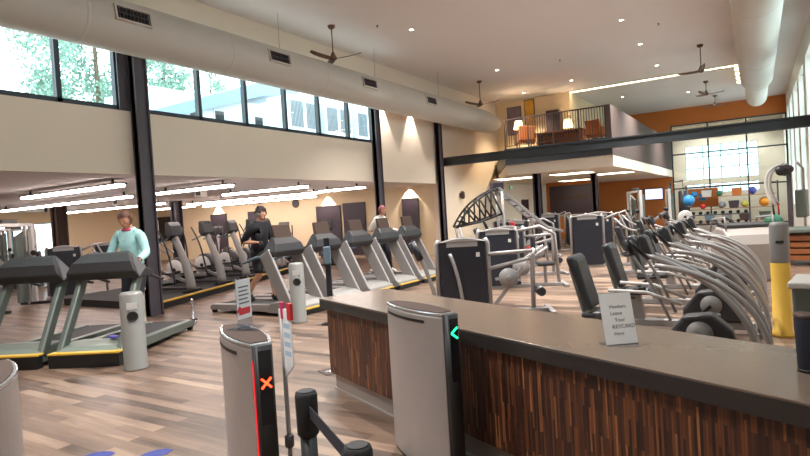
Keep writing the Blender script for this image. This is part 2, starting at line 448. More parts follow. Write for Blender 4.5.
# ------------------------------------------------------------------ ceiling fans
def fan(loc, drop, span, a0, label, name='ceiling_fan'):
    e = empty(name, loc, a0, label, 'ceiling fan', 'ceiling fans')
    MB().lathe([(.05, -.09), (.09, -.06), (.1, 0)], n=20).build('canopy_cup', 'fan', e)
    MB().cyl((0, 0, -.06), (0, 0, -drop+.1), .016).build('downrod', 'fan', e)
    MB().lathe([(.03, -drop-.07), (.085, -drop-.04), (.1, -drop), (.07, -drop+.06), (.025, -drop+.16)], n=20).build('motor', 'fan', e)
    for k in range(3):
        a = 2*PI*k/3; b_ = MB(); ca, sa = math.cos(a), math.sin(a)
        rad = [.06, .2, .42, .6, span/2]; wd = [.05, .075, .075, .06, .03]; zz = [0, .005, .02, .04, .07]
        top = []
        for r_, w_, z_ in zip(rad, wd, zz):
            top.append([(r_*ca-w_*s_*sa, r_*sa+w_*s_*ca, -drop-.01+z_+s_*.018) for s_ in (-1, 1)])
        vs = [[b_.b.verts.new(p) for p in q] for q in top]
        vl = [[b_.b.verts.new((p[0], p[1], p[2]-.012)) for p in q] for q in top]
        for i in range(4):
            b_.b.faces.new((vs[i][0], vs[i][1], vs[i+1][1], vs[i+1][0])); b_.b.faces.new((vl[i][0], vl[i+1][0], vl[i+1][1], vl[i][1]))
            for j in (0, 1): b_.b.faces.new((vs[i][j], vs[i+1][j], vl[i+1][j], vl[i][j]))
        b_.b.faces.new((vs[4][0], vs[4][1], vl[4][1], vl[4][0])); b_.b.faces.new((vs[0][0], vs[0][1], vl[0][1], vl[0][0]))
        b_.build('blade', 'fan', e)
fan((-9.2, 11.8, ZC), .84, 1.5, R(20), 'brown ceiling fan over the treadmills, just beside the window wall duct')
fan((-9.0, 20.6, ZC), .9, 1.5, R(5), 'brown ceiling fan hanging near the closed end of the wall duct')
fan((-1.41, 21.4, ZC), .85, 1.55, R(40), 'brown ceiling fan hanging just in front of the lit ceiling slot')
fan((-1.71, 28.3, ZC), .55, 1.4, R(10), 'small brown ceiling fan hanging beyond the lit ceiling slot')
fan((-1.6, 32.6, ZC), .5, 1.4, R(30), 'farthest small ceiling fan, close to the orange wall')

# ------------------------------------------------------------------ lights
def spot(loc, power, angle=112, blend=.9, col=(1, .96, .93), rot=(0, 0, 0), size=.08):
    l = bpy.data.lights.new('spot_lamp', 'SPOT'); l.energy = power; l.spot_size = R(angle); l.spot_blend = blend; l.color = col; l.shadow_soft_size = size
    o = bpy.data.objects.new('spot_lamp', l); COL.objects.link(o); o.location = loc; o.rotation_euler = rot; return o
def point(loc, power, col=(1, .8, .55), size=.12):
    l = bpy.data.lights.new('bulb', 'POINT'); l.energy = power; l.color = col; l.shadow_soft_size = size
    o = bpy.data.objects.new('bulb', l); COL.objects.link(o); o.location = loc; return o
DLW = 2600
def downlight(x, y, z, label, group, lit=True, r=.075):
    e = empty('downlight', (x, y, z), 0, label, 'downlight', group)
    MB().lathe([(r*.75, -.004), (r*1.25, -.012), (r*1.35, 0)], n=20).build('trim_ring', 'white', e)
    MB().lathe([(r*.74, -.006), (r*.74, -.002)], n=20).build('lens', 'lens', e)
    if lit: spot((x, y, z-.03), DLW*(.8 if x < -7 else .5 if y < 6 else 1), rot=(0, R(-10) if x < -7 else 0, 0))
hi = 'recessed downlights in the high ceiling'
for x, y, t in ((-7.8, 13.5, 'recessed downlight over the silver treadmills, past the first fan'), (-7.8, 19.5, 'recessed downlight above the steel cross beam, nearer the left duct'),
                (-3.0, 16.8, 'recessed downlight over the weight machines, nearer the desk'), (-3.0, 19.8, 'recessed downlight over the cross beam near the middle of the hall'),
                (-5.4, 7.5, 'recessed downlight high above the wipe dispensers'), (-3.0, 10.5, 'recessed downlight above the reception counter'),
                (-3.0, 5.0, 'recessed downlight high above the turnstiles'), (-5.4, 2.0, 'recessed downlight high above the entrance floor'),
                (-3.0, 23.4, 'recessed downlight just before the lit ceiling slot'), (-.9, 13.0, 'recessed downlight beside the tall window wall duct'),
                (-3.0, -.5, 'recessed downlight above the entry behind the turnstiles'), (-2.6, 30.5, 'recessed downlight beyond the lit ceiling slot')):
    downlight(x, y, ZC, t, hi)
for (x, y, t) in ((-10.27, 17.55, 'small wall washer under the duct lighting the bare wall'), (-10.27, 15.72, 'small wall washer under the duct beside the last clerestory window'),):
    e = empty('wall_mounted_washer', (x, y, 5.62), 0, t, 'wall light', 'wall washers under the duct')
    MB().lathe([(.05, -.12), (.055, -.12), (.055, 0), (.03, .0)], n=16).build('can', 'duct', e); MB().box(XL-x, -.04, -.02, .02, -.08, -.03).build('bracket', 'steel', e)
    spot((x, y, 5.48), 380, 64, .4, (1, .93, .86), (0, 0, 0), .02)
for i, (px, py, t) in enumerate(((-5.2, 12.0, 'small dark sprinkler head in the ceiling near the middle'), (-8.3, 12.6, 'small dark sprinkler head beside the first fan'),
                                 (-5.6, 19.8, 'small dark sprinkler head above the cross beam'), (-4.6, 9.2, 'small dark sprinkler head above the desk'), (-2.2, 17.9, 'small dark sprinkler head near the lit slot'))):
    tag(MB().lathe([(.012, -.05), (.03, -.045), (.012, -.03), (.012, -.01), (.035, 0)], n=12).build('ceiling_sprinkler', 'steel', None, loc=(px, py, ZC)), t, 'sprinkler', 'ceiling sprinkler heads')
# lit ceiling slot
e = empty('ceiling_slot_light', (-3.68, 25.75, ZC), 0, 'long bright light slot across the high ceiling', 'ceiling light')
MB().box(-3.3, 3.3, -.14, .14, -.012, 0).build('diffuser', 'cove', e)
MB().box(-3.36, 3.36, -.18, -.14, -.03, 0).box(-3.36, 3.36, .14, .18, -.03, 0).box(-3.36, -3.3, -.14, .14, -.03, 0).box(3.3, 3.36, -.14, .14, -.03, 0).build('frame', 'white', e)
for k in range(4):
    tag(MB().box(-.14, .14, -.3, .3, -.012, 0).build('ceiling_slot_lamp', 'cove', None, loc=(-.42, 26.6+k*1.05, ZC)),
        ('first', 'second', 'third', 'fourth')[k]+' small square ceiling lamp of the row running back from the slot corner', 'ceiling light', 'square lamps beside the far duct end')
for x, t in ((-2.8, 'added unseen downlight brightening the room behind the black glazed partition, near its corner'), (-.6, 'added unseen downlight brightening the room behind the black glazed partition, by the window wall')):
    downlight(x, 38.2, ZC, t, 'added downlights behind the partition', False); spot((x, 38.2, ZC-.04), 900, 130, .7)  # no fixtures known here; added to brighten the room behind the partition
# linear lights of the annex
lg = 'linear lights under the annex ceiling'
def linear(x0, x1, y, label, z=ZL):
    c = (x0+x1)/2; h = (x1-x0)/2
    e = empty('ceiling_linear_light', (c, y, z), 0, label, 'linear light', lg)
    MB().box(-h, h, -.12, .12, -.13, -.1).box(-h+.3, -h+.34, -.02, .02, -.1, -.002).box(h-.34, h-.3, -.02, .02, -.1, -.002).build('housing', 'dark', e)
    MB().box(-h+.02, h-.02, -.08, .08, -.185, -.13).build('diffuser', 'strip', e)
for a in ((-15.3, -11.2, 7.0, 'linear ceiling light closest to the first dark column in the annex'), (-22.5, -14.9, 9.55, 'long linear ceiling light over the cable machines in the annex'),
          (-13.8, -10.9, 9.65, 'short linear ceiling light just past the first dark column'), (-14.4, -10.9, 12.4, 'linear ceiling light over the ellipticals'),
          (-25.4, -22.0, 17.2, 'far linear ceiling light near the dark wall screen'), (-20.5, -13.2, 15.7, 'long linear ceiling light in front of the wall clock'),
          (-22.6, -15.6, 18.2, 'linear ceiling light closest to the back wall with the clock'), (-12.8, -10.9, 15.2, 'linear ceiling light ending at the second dark column'),
          (-19.0, -12.0, 3.5, 'linear ceiling light over the entrance end of the annex'), (-26.5, -19.0, 13.5, 'long linear ceiling light by the annex windows')):
    linear(*a)
# annex: wall panels lit from above, clock, signs
wp = 'dark panels on the annex back wall'
def wallpanel(x0, x1, z1, label, lamp=True):
    e = empty('wall_mounted_board', ((x0+x1)/2, YA, 0), 0, label, 'wall board', wp); h = (x1-x0)/2
    MB().box(-h, h, -.05, 0, .1, z1).build('panel_board', 'purple', e)
    MB().box(-h-.03, -h, -.06, 0, .1, z1+.03).box(h, h+.03, -.06, 0, .1, z1+.03).box(-h, h, -.06, 0, z1, z1+.03).build('frame', 'dark', e)
    if lamp:
        x = (x0+x1)/2
        spot((x, YA-.16, ZL-.03), 190, 88, .25, (1, .9, .8), (R(8), 0, 0), .02)
wallpanel(-16.6, -15.3, 2.25, 'dark wall panel lit from above beside the clock')
wallpanel(-15.1, -14.0, 2.3, 'dark wall panel without a lamp, next to the lit one by the clock', False)
wallpanel(-12.1, -11.4, 2.3, 'narrow dark wall panel lit from above past the second column')
wallpanel(-23.6, -22.5, 2.25, 'dark wall panel lit from above near the big black screen')
wallpanel(-20.9, -20.2, 2.25, 'narrow unlit dark wall panel between the two lit ones', False)
e = empty('wall_clock', (-17.83, YA-.01, 2.5), 0, 'round wall clock on the annex back wall', 'clock')
MB().lathe([(.17, -.03), (.2, -.03), (.2, 0), (.17, 0)], n=28, axis='y').build('rim', 'dark', e)
MB().lathe([(.17, -.012), (.17, -.006)], n=28, axis='y').build('dial', 'white', e)
MB().box(-.008, .008, -.022, -.014, -.02, .12).build('hand', 'black', e)
MB().box(-.008, .09, -.022, -.014, -.008, .008).build('hand', 'black', e)
e = empty('wall_mounted_screen', (-27.0, YA-.02, 1.1), 0, 'big black screen on the annex back wall behind the ellipticals', 'screen')
MB().box(-1.0, 1.0, -.09, 0, -.05, 1.25).build('screen_body', 'black', e, .01)
MB().box(-.96, .96, -.096, -.09, -.0, 1.2).build('display', 'screen', e)
def boxsign(x, y, label, face='dark'):
    e = empty('ceiling_box', (x, y, ZL), 0, label, 'ceiling box', 'small boxes under the annex ceiling')
    MB().box(-.16, .16, -.1, .1, -.24, 0).build('box_shell', 'white', e, .01)
    MB().box(-.1, .1, -.106, -.1, -.19, -.05).build('box_face', face, e)
for x, y, t in ((-18.2, 11.2, 'small box under the annex ceiling near the woman in teal'), (-23.1, 11.4, 'small box under the annex ceiling over the cable machine'),
                (-14.0, 11.2, 'small white box with a dark face under the annex ceiling past the first column'), (-21.1, 15.4, 'small box under the annex ceiling, far end'),
                (-14.0, 16.2, 'small box under the annex ceiling above the clock side')):
    boxsign(x, y, t)

# ------------------------------------------------------------------ reception counter
CA = Vector((-3.79, 4.38, 0)); CU = Vector((.906, -.424, 0)).normalized(); crz = math.atan2(CU.y, CU.x); CL = 5.3
e = empty('reception_counter', CA, crz, 'long reception counter faced with upright reclaimed wood strips', 'counter')
MB().box(.06, CL-.06, .05, .74, .16, .812).build('front_panel', 'strips', e)
MB().box(.1, CL-.1, .085, .70, 0, .16).build('kick_plate', 'toekick', e)
MB().box(.085, CL-.085, .07, .715, .0, .012).build('floor_trim', 'brushed', e)
MB().box(0, CL, 0, .80, .897, .91).build('counter_top', 'quartz', e, .004)
MB().box(.0, CL, .0, .80, .812, .897).build('apron', 'quartz_edge', e, .003)
def onc(u, v, z): p = CA + CU*u + Vector((-CU.y, CU.x, 0))*v; return (p.x, p.y, z)
# printed sheet standing on the counter
sh = empty('counter_notice', (-.735, 3.205, .911), math.atan2(.11, .14), 'white printed notice in a clear stand on the counter', 'sign')
# the sheet leans back; local x along its foot, y away from the camera
lean = Matrix.Rotation(R(-14), 4, 'X')
p = MB().box(0, .185, -.001, .001, .004, .285).build('sheet', 'paper', sh); p.matrix_local = lean
a = MB().box(-.004, .189, .0015, .0045, 0, .29).build('stand_back', 'acrylic', sh); a.matrix_local = lean
MB().box(-.004, .189, .0, .085, 0, .003).build('stand_foot', 'acrylic', sh)
for i, (t, dx, s) in enumerate((('Members', .05, .026), ('Leave', .05, .03), ('Your', .07, .03), ('KEYCARD', .05, .03), ('Here', .055, .028))):
    o = text(t, s, 'ink', p, (dx, -.0016, .2-i*.037), (PI/2, 0, 0))
# navy tumbler
tm = empty('tumbler', (.165, 3.0, .912), 0, 'dark navy tumbler with a brown lid on the counter end', 'tumbler')
MB().lathe([(.038, 0), (.043, .01), (.052, .23), (.05, .235)], n=28).build('cup', 'navy', tm)
MB().lathe([(.05, .233), (.053, .24), (.053, .252), (.03, .256)], n=28).build('lid', 'darkwood', tm)
MB().lathe([(.044, -.0), (.046, .0), (.046, .012), (.041, .012)], n=28).build('base_ring', 'black', tm)
# floor plate by the counter corner
e = empty('floor_plate', (-4.12, 4.86, 0), crz, 'small bright metal plate on the floor at the counter corner', 'floor plate')
MB().box(-.12, .12, -.09, .09, 0, .008).build('plate', 'darkwood', e)
MB().lathe([(.05, .008), (.045, .016), (.01, .018)], n=20).build('stud', 'chrome', e)

# ------------------------------------------------------------------ entry turnstiles
TU = R(-28)
def turnstile(c, label, mark, L_=.74, T=.21, H=1.07):
    """pedestal: brushed shell, dark end with a lit symbol at +x"""
    e = empty('turnstile', c, TU, label, 'turnstile', 'entry turnstile pedestals'); h = L_/2; t = T/2
    # brushed sides bow slightly outwards, and the end column is dark
    te = t*.4
    bow = lambda x: te+(t-te)*(1-(x/h)**2)
    xs = [-h+(2*h-.03)*i/14 for i in range(15)]
    prof = [(x, -bow(x)) for x in xs]+[(x, bow(x)) for x in reversed(xs)]
    MB().prism(prof, .02, H-.02, 'xy').build('side_shell', 'brushed', e, .012)
    MB().prism([(a*.97, b_*.9) for a, b_ in prof], 0, .02, 'xy').build('plinth', 'black', e)
    cap = MB().prism([(a, b_*1.02) for a, b_ in prof], H-.02, H, 'xy').build('rim', 'chrome', e, .006)
    MB().prism([(a*.92, b_*.84) for a, b_ in prof], H, H+.004, 'xy').build('top_plate', 'taupe', e)
    sl = MB()
    for x0, x1 in zip(xs[1:11], xs[2:12]): sl.beam((x0, -bow(x0)-.001, H-.066), (x1, -bow(x1)-.001, H-.066), .006, .018)
    sl.build('slot', 'black', e)
    t = te+.006; MB().prism([(h-.03, -t), (h+.012, -t+.004), (h+.02, -t+.014), (h+.02, t-.014), (h+.012, t-.004), (h-.03, t)], .02, H-.005, 'xy', True).build('end_column', 'black', e)
    sc = MB().box(h+.019, h+.022, -t+.016, t-.016, H-.42, H-.03).build('reader_glass', 'screen', e)
    if mark == 'x':
        m_ = MB()
        for s_ in (-1, 1): m_.beam((h+.026, -.026, H-.2-.026*s_), (h+.026, .026, H-.2+.026*s_), .01, .004, (1, 0, 0))
        m_.build('cross_light', 'xred', e)
        MB().box(h-.03, h-.021, -t-.004, -t+.004, .05, H-.09).build('edge_light', 'redline', e)
    if mark == '<':
        m_ = MB()
        for s_ in (-1, 1): m_.beam((h+.026, -.022, H-.12), (h+.026, .022, H-.12+.034*s_), .011, .004, (1, 0, 0))
        m_.build('arrow_light', 'green', e)
    for z in (.45, .72):
        MB().lathe([(.006, -.004), (.006, 0)], c=(-.02, -bow(-.02)-.001, z), n=10, axis='y').build('screw', 'steel', e)
    return e
turnstile((-2.56, 2.28, 0), 'brushed steel turnstile pedestal showing a red cross', 'x', .77, .22)
turnstile((-1.98, 3.3, 0), 'brushed steel turnstile pedestal showing a green arrow, against the counter', '<', .77, .2)
turnstile((-3.07, 1.2, 0), 'brushed steel turnstile pedestal cut off beside the treadmills, no light showing', '', .74, .21)
# clear stand with a notice on the red-cross pedestal
sg = empty('clear_sign_holder', (-2.64, 2.37, 1.076), TU+R(40), 'clear tabletop sign holder with a red-marked notice on the turnstile', 'sign')
MB().box(-.09, .09, -.07, .07, 0, .004).build('foot', 'acrylic', sg)
MB().box(-.004, -.001, -.075, .075, .004, .3).build('holder_back', 'acrylic', sg)
q = MB().box(0, .0015, -.07, .07, .06, .295).build('notice', 'paper', sg)
MB().box(.0015, .0022, -.055, .055, .085, .125).beam((.002, -.07, .105), (.002, -.04, .135), .02, .0008, (1, 0, 0)).build('red_band', 'redink', q)
m_ = MB()
for k in range(5): m_.box(.0015, .002, -.05, .05-.012*(k % 2), .15+k*.024, .158+k*.024)
m_.build('print_lines', 'ink', q)
# notice on a pole with red tabs
ps = empty('pole_sign', (-2.47, 2.5, 0), R(-20), 'slim floor pole carrying an upright notice with red tabs', 'sign')
MB().cyl((0, 0, .03), (0, 0, 1.18), .014).build('pole', 'silver', ps)
MB().lathe([(.12, 0), (.12, .012), (.03, .03)], n=28).build('base_disc', 'steel', ps)
MB().lathe([(.02, .33), (.028, .34), (.028, .40), (.02, .41)], n=16).build('clamp', 'steel', ps)
nb = MB().prism([(.016, .76), (.125, .85), (.125, 1.18), (.016, 1.18)], -.004, .004).build('notice_board', 'paper', ps)
m_ = MB()
for k in range(4): m_.box(.03, .112, -.0046, .0046, .9+k*.055, .93+k*.055)
m_.build('printed_blocks', 'blueink', nb)
MB().box(.0, .034, -.01, .01, 1.12, 1.22).build('tab', 'pink', ps, .003)
MB().box(.092, .142, -.01, .01, 1.12, 1.22).build('tab', 'red', ps, .003)
# belt barrier posts
def stanchion(c, label):
    e = empty('belt_post', c, 0, label, 'barrier post', 'retractable belt posts')
    MB().lathe([(.17, 0), (.17, .015), (.06, .035), (.034, .04)], n=28).build('base', 'black', e)
    MB().lathe([(.034, .03), (.034, .84)], n=24).build('post', 'black', e)
    MB().lathe([(.036, .82), (.044, .83), (.046, .985), (.042, 1.0), (.03, 1.002)], n=28).build('belt_head', 'rubber', e)
    MB().lathe([(.034, 1.002), (.032, 1.006)], n=24).build('cap', 'dark', e)
    return e
P1, P2 = Vector((-1.6, 1.73, 0)), Vector((-1.07, 1.37, 0))
stanchion(P1, 'black belt barrier post standing taller, beside the pole notice')
stanchion(P2, 'black belt barrier post with only its head showing')
d = (P2-P1).normalized()
b0, b1 = P1+d*.05, P2-d*.05
tag(MB().beam((b0.x, b0.y, .93), (b1.x, b1.y, .93), .004, .05, (0, 0, 1)).build('barrier_belt', 'navy'), 'black webbing belt stretched between the two barrier posts', 'belt')
# floor decals
def decal(c, rz, label):
    mb = MB().prism([(.0, .0), (.05, .07), (.12, .1), (.2, .09), (.26, .04), (.28, -.02), (.22, -.06), (.1, -.05)], .001, .003, 'xy')
    o = mb.build('floor_decal', 'decal', None, loc=(c[0], c[1], 0)); o.rotation_euler = (0, 0, rz)
    tag(o, label, 'floor decal', 'blue floor decals')
decal((-4.42, 2.22, 0), R(60), 'blue footprint decal on the wood floor, nearer the edge pedestal')
decal((-3.96, 2.42, 0), R(80), 'blue footprint decal on the wood floor, nearer the red cross pedestal')

# ------------------------------------------------------------------ wipe dispensers and slim posts
def wipes(c, rz, label, h=1.02, r=.165):
    e = empty('wipe_dispenser', c, rz, label, 'wipe dispenser', 'grey wipe dispensers on the gym floor')
    MB().lathe([(r, 0), (r+.006, .01), (r, .02), (r, h-.03), (r-.02, h), (r-.04, h+.002)], n=36).build('body', 'stand', e)
    MB().lathe([(.056, -r-.004), (.056, -r+.03)], c=(0, 0, h*.52+.17), n=24, axis='y').build('opening', 'black', e)
    MB().torus((0, -r-.002, h*.52+.17), .058, .008).build('opening_ring', 'dark', e)
    MB().box(-.06, .06, -r-.004, -r+.05, h-.2, h-.12).build('sticker', 'ltgrey', e)
    return e
wipes((-6.6, 4.14, 0), R(58), 'grey cylindrical wipe dispenser beside the dark treadmills', .95, .135)
wipes((-6.62, 7.12, 0), R(42), 'grey cylindrical wipe dispenser in front of the silver treadmill row', 1.0, .125)
e = empty('sanitizer_stand', (-5.95, 7.15, 0), R(35), 'slim dark post with a blue-grey dispenser behind the counter corner', 'sanitizer stand')
MB().lathe([(.17, 0), (.17, .012), (.03, .03)], n=24).build('base', 'black', e)
MB().box(-.045, .045, -.045, .045, .02, 1.4).build('post', 'darkblue', e, .01)
MB().box(-.06, .06, -.12, -.045, .98, 1.26).build('dispenser', 'bluegrey', e, .015)
MB().box(-.05, .05, -.13, -.05, .93, .98).build('drip_tray', 'black', e)
e = empty('wipe_pole', (.2, 8.0, 0), 0, 'yellow post topped by a grey wipe canister beside the bikes', 'wipe dispenser')
MB().lathe([(.13, 0), (.13, .03), (.1, .05), (.1, .86), (.09, .88)], n=28).build('post', 'yellow', e)
MB().lathe([(.095, .86), (.1, .88), (.1, 1.3), (.085, 1.34), (.03, 1.345)], n=28).build('canister', 'grey', e)
MB().box(-.04, .04, -.108, -.09, 1.1, 1.13).build('slot', 'black', e)
e = empty('waste_bin', (.52, 5.55, 0), R(-8), 'grey-green waste bin with a pale rim behind the counter end', 'bin')
MB().prism([(-.26, 0), (.26, 0), (.29, .95), (-.29, .95)], -.26, .26).build('body', 'greengrey', e, .02)
MB().box(-.31, .31, -.29, .29, .94, .99).build('rim', 'ltgrey', e, .012)
MB().box(-.1, .12, -.285, -.26, .72, .84).build('label_plate', 'paper', e)

# ------------------------------------------------------------------ treadmills (front at +x, the runner faces +x)
def treadmill(style, c, rz, label, group):
    e = empty('treadmill', c, rz, label, 'treadmill', group)
    fr, up = ('greengrey', 'greengrey') if style == 'dark' else ('silver', 'silver')
    for s in (-1, 1):
        MB().prism([(-1.15, .06), (-1.15, .13), (-1.08, .17), (.55, .21), (.55, .07)], s*.36-.055, s*.36+.055).build('side_rail', fr, e, .015)
    MB().box(-1.1, .6, -.305, .305, .09, .135).build('deck', 'black', e)
    MB().box(-1.12, .56, -.285, .285, .135, .15).build('belt', 'belt', e)
    MB().cyl((-1.13, -.3, .105), (-1.13, .3, .105), .045, n=16).build('rear_roller', 'dark', e)
    hp = [(.42, .16), (.52, .235), (.75, .265), (1.0, .235), (1.13, .17), (1.15, .05), (.42, .05)]
    MB().prism(hp, -.43, .43).build('motor_hood', 'hood' if style == 'dark' else 'stand', e, .02)
    if style == 'dark':
        sk = MB().box(1.08, 1.19, -.47, .47, .0, .17).build('front_skirt', 'black', e, .01)
        MB().box(1.06, 1.195, -.472, .472, .17, .19).build('edge_strip', 'yellow', sk)
    else:
        sk = MB().box(1.09, 1.17, -.44, .44, .0, .1).build('front_skirt', 'black', e, .01)
        MB().box(1.12, 1.175, -.4, .4, .1, .125).build('edge_strip', 'yellow', sk)
    w, t = (.085, .13) if style == 'dark' else (.06, .27)
    for s in (-1, 1):
        y = s*.41
        u = MB().beam((1.02 if style == 'dark' else .95, y, .14), (.42, y*.96, 1.16), w, t, (1, 0, .45)).build('upright', up, e, .02)
        MB().tube([(.5, y*.97, 1.08), (.2, y, 1.07), (-.08, y, .98), (-.16, y, .96)], .022).build('handrail', 'bluegrey' if style != 'dark' else 'dark', e)
    zc = 1.1
    W = .5 if style == 'dark' else .41
    cp = [(.62, zc-.04), (.70, zc+.06), (.66, zc+.2), (.55, zc+.31), (.46, zc+.33), (.44, zc+.28), (.40, zc+.1), (.22, zc+.02), (.22, zc-.05)]
    con = MB()
    # console pod narrows towards its top: stack of two prisms
    n0 = len(con.b.verts)
    con.prism(cp, -W, W)
    for v in con.b.verts:
        k = max(0, (v.co.z-zc-.04)/.3); v.co.y *= 1-.38*k*k-.06*k
    con.build('console', 'dark', e, .02)
    sc = MB().box(-.003, .003, -.2, .2, -.08, .08).build('screen', 'screen', e)
    sc.location = (.425, 0, zc+.2); sc.rotation_euler = (0, R(-14), 0)
    MB().box(.2, .3, -.1, .1, zc+.0, zc+.035).build('control_bar', 'grey', e, .01)
    for s in (-1, 1):
        MB().lathe([(.05, zc+.02), (.055, zc+.03), (.052, zc+.05)], c=(.34, s*.33, 0), n=14).build('cup_holder', 'black', e)
    if style != 'dark':   # tall display panel
        MB().prism([(.48, zc+.22), (.57, zc+.22), (.49, zc+.55), (.44, zc+.55)], -.23, .23).build('display_panel', 'taupe', e, .02)
    for s in (-1, 1):
        MB().cyl((-1.08, s*.36-.04, .035), (-1.08, s*.36+.04, .035), .035).build('rear_wheel', 'black', e)
    return e
tA = R(-62)
tb = treadmill('dark', (-7.92, 4.96, 0), tA, 'dark treadmill with a black yellow-edged front, the woman in teal on it', 'dark treadmills facing the entrance')
dup(tb, (-8.87, 4.45, 0), tA, 'empty dark treadmill with a black yellow-edged front, beside the one in use')
tg = 'silver treadmill row in the middle of the hall'
tc = treadmill('silver', (-8.1, 7.85, 0), 0, 'silver treadmill with a runner in black, first of the row', tg)
for y, t in ((9.0, 'empty silver treadmill second in the row, just past the slim dark post'), (10.15, 'silver treadmill third in the row, in the middle'),
             (11.25, 'empty silver treadmill fourth in the row'), (12.35, 'silver treadmill with a walker in white, at the far end of the row')):
    dup(tc, (-8.1, y, 0), 0, t)
e = empty('white_pedestal', (-9.35, 6.05, 0), 0, 'slim white pedestal with a round foot behind the dark treadmills', 'pedestal')
MB().lathe([(.24, 0), (.24, .03), (.06, .06), (.055, .06)], n=28).build('foot', 'white', e); MB().lathe([(.06, .05), (.06, .62), (.09, .66), (.09, .68)], n=24).build('post', 'white', e)
e = empty('chrome_post', (-8.62, 6.55, 0), 0, 'short chrome post standing at the tail of the dark treadmill in use', 'post')
MB().lathe([(.06, 0), (.06, .02), (.022, .03), (.022, .4), (.028, .41), (.028, .43)], n=20).build('post', 'chrome', e); MB().torus((0, 0, .06), .06, .018, 'z', 18, 8).build('foot_ring', 'black', e)
# small blue pouch on the dark treadmill hood
o = MB().ball((0, 0, .025), .09, 1.2, .55, .28).build('pouch', 'purpleball', None, loc=(-7.43, 4.37, .27)); tag(o, 'small violet pouch lying on the hood of the dark treadmill', 'pouch')

# ------------------------------------------------------------------ ellipticals on the low platform
PH = .16
pl = MB().prism([(-10.75, 7.3), (-13.45, 14.4), (-16.4, 14.4), (-14.4, 7.3)], 0, PH, 'xy')
po = empty('exercise_platform', (0, 0, 0), 0, 'low dark platform with a yellow edge under the ellipticals', 'platform')
pl.build('platform_deck', 'rubber', po)
MB().beam((-10.74, 7.3, PH-.012), (-13.44, 14.4, PH-.012), .02, .03).beam((-10.75, 7.3, PH+.004), (-13.45, 14.4, PH+.004), .07, .01).build('edge_strip', 'yellow', po)
def elliptical(c, rz, label, group):
    e = empty('elliptical_trainer', c, rz, label, 'elliptical trainer', group)
    MB().box(-.95, .9, -.06, .06, .04, .11).build('base_rail', 'dark', e, .01)
    for x in (-.9, .85): MB().box(x-.05, x+.05, -.3, .3, 0, .06).build('cross_foot', 'black', e, .01)
    MB().lathe([(.18, -.16), (.3, -.15), (.33, -.1), (.33, .1), (.3, .15), (.18, .16)], c=(-.55, 0, .42), n=32, axis='y').build('flywheel_housing', 'dark', e)
    for s in (-1, 1):
        MB().lathe([(.04, s*.165), (.27, s*.165), (.275, s*.19), (.12, s*.2), (.04, s*.2)] if s > 0 else [(.04, -.2), (.12, -.2), (.275, -.19), (.27, -.165), (.04, -.165)], c=(-.55, 0, .42), n=32, axis='y').build('crank_disc', 'ltgrey', e)
        MB().lathe([(.05, -.02), (.05, .02)], c=(-.55, s*.215, .42), n=16, axis='y').build('hub', 'black', e)
        ph = .16*s
        MB().beam((-.55+ph, s*.24, .42+.1*s), (.55, s*.22, .24-.04*s), .05, .07).build('pedal_arm', 'grey', e)
        MB().prism([(-.2, 0), (.2, 0), (.23, .07), (.2, .08), (.17, .03), (-.2, .03)], s*.22-.09, s*.22+.09).build('pedal', 'black', e, .008, (-.02+ph*.4, 0, .36+.05*s))
        MB().tube(bez((.56, s*.24, .25), (.5, s*.3, .8), (.52, s*.34, 1.1), (.28+.1*s, s*.3, 1.55), 12), .02).build('handlebar', 'dark', e)
    MB().tube(bez((.82, 0, .06), (.82, 0, .5), (.6, 0, .9), (.42, 0, 1.35), 14), .11, 12, r1=.075).build('mast', 'silver', e)
    cp = [(.4, 1.28), (.52, 1.36), (.48, 1.6), (.4, 1.7), (.33, 1.68), (.32, 1.4)]
    MB().prism(cp, -.2, .2).build('console', 'dark', e, .03)
    sc = MB().box(-.003, .003, -.14, .14, -.1, .1).build('screen', 'screen', e); sc.location = (.322, 0, 1.54)
    for s in (-1, 1): MB().tube([(.4, s*.2, 1.3), (.3, s*.24, 1.25), (.12, s*.22, 1.2)], .018).build('fixed_grip', 'bluegrey', e)
    return e
eg = 'ellipticals on the low platform'
el = elliptical((-12.4, 8.65, PH+.002), R(12), 'elliptical trainer directly behind the first dark column, first on the platform', eg)
for x, y, t in ((-12.9, 10.0, 'elliptical trainer second on the platform, just past the dark column'), (-13.4, 11.3, 'elliptical trainer third on the platform, in the middle'),
                (-13.9, 12.55, 'elliptical trainer fourth on the platform, behind the runner in black'), (-14.35, 13.6, 'elliptical trainer at the far end of the platform')):
    dup(el, (x, y, PH+.002), R(12), t)
# a second bank further back in the annex
bg = 'ellipticals at the back of the annex'
for i, (x, y, t) in enumerate(((-15.6, 16.4, 'back-row elliptical below the wall clock'), (-13.9, 16.9, 'back-row elliptical in front of the dark panels'), (-17.3, 16.3, 'back-row elliptical beyond the platform end, under the long lights'),
                  (-19.2, 16.3, 'back-row elliptical next to the plum column'))):
    d_ = dup(el, (x, y, 0), R(-60), t); d_['group'] = bg

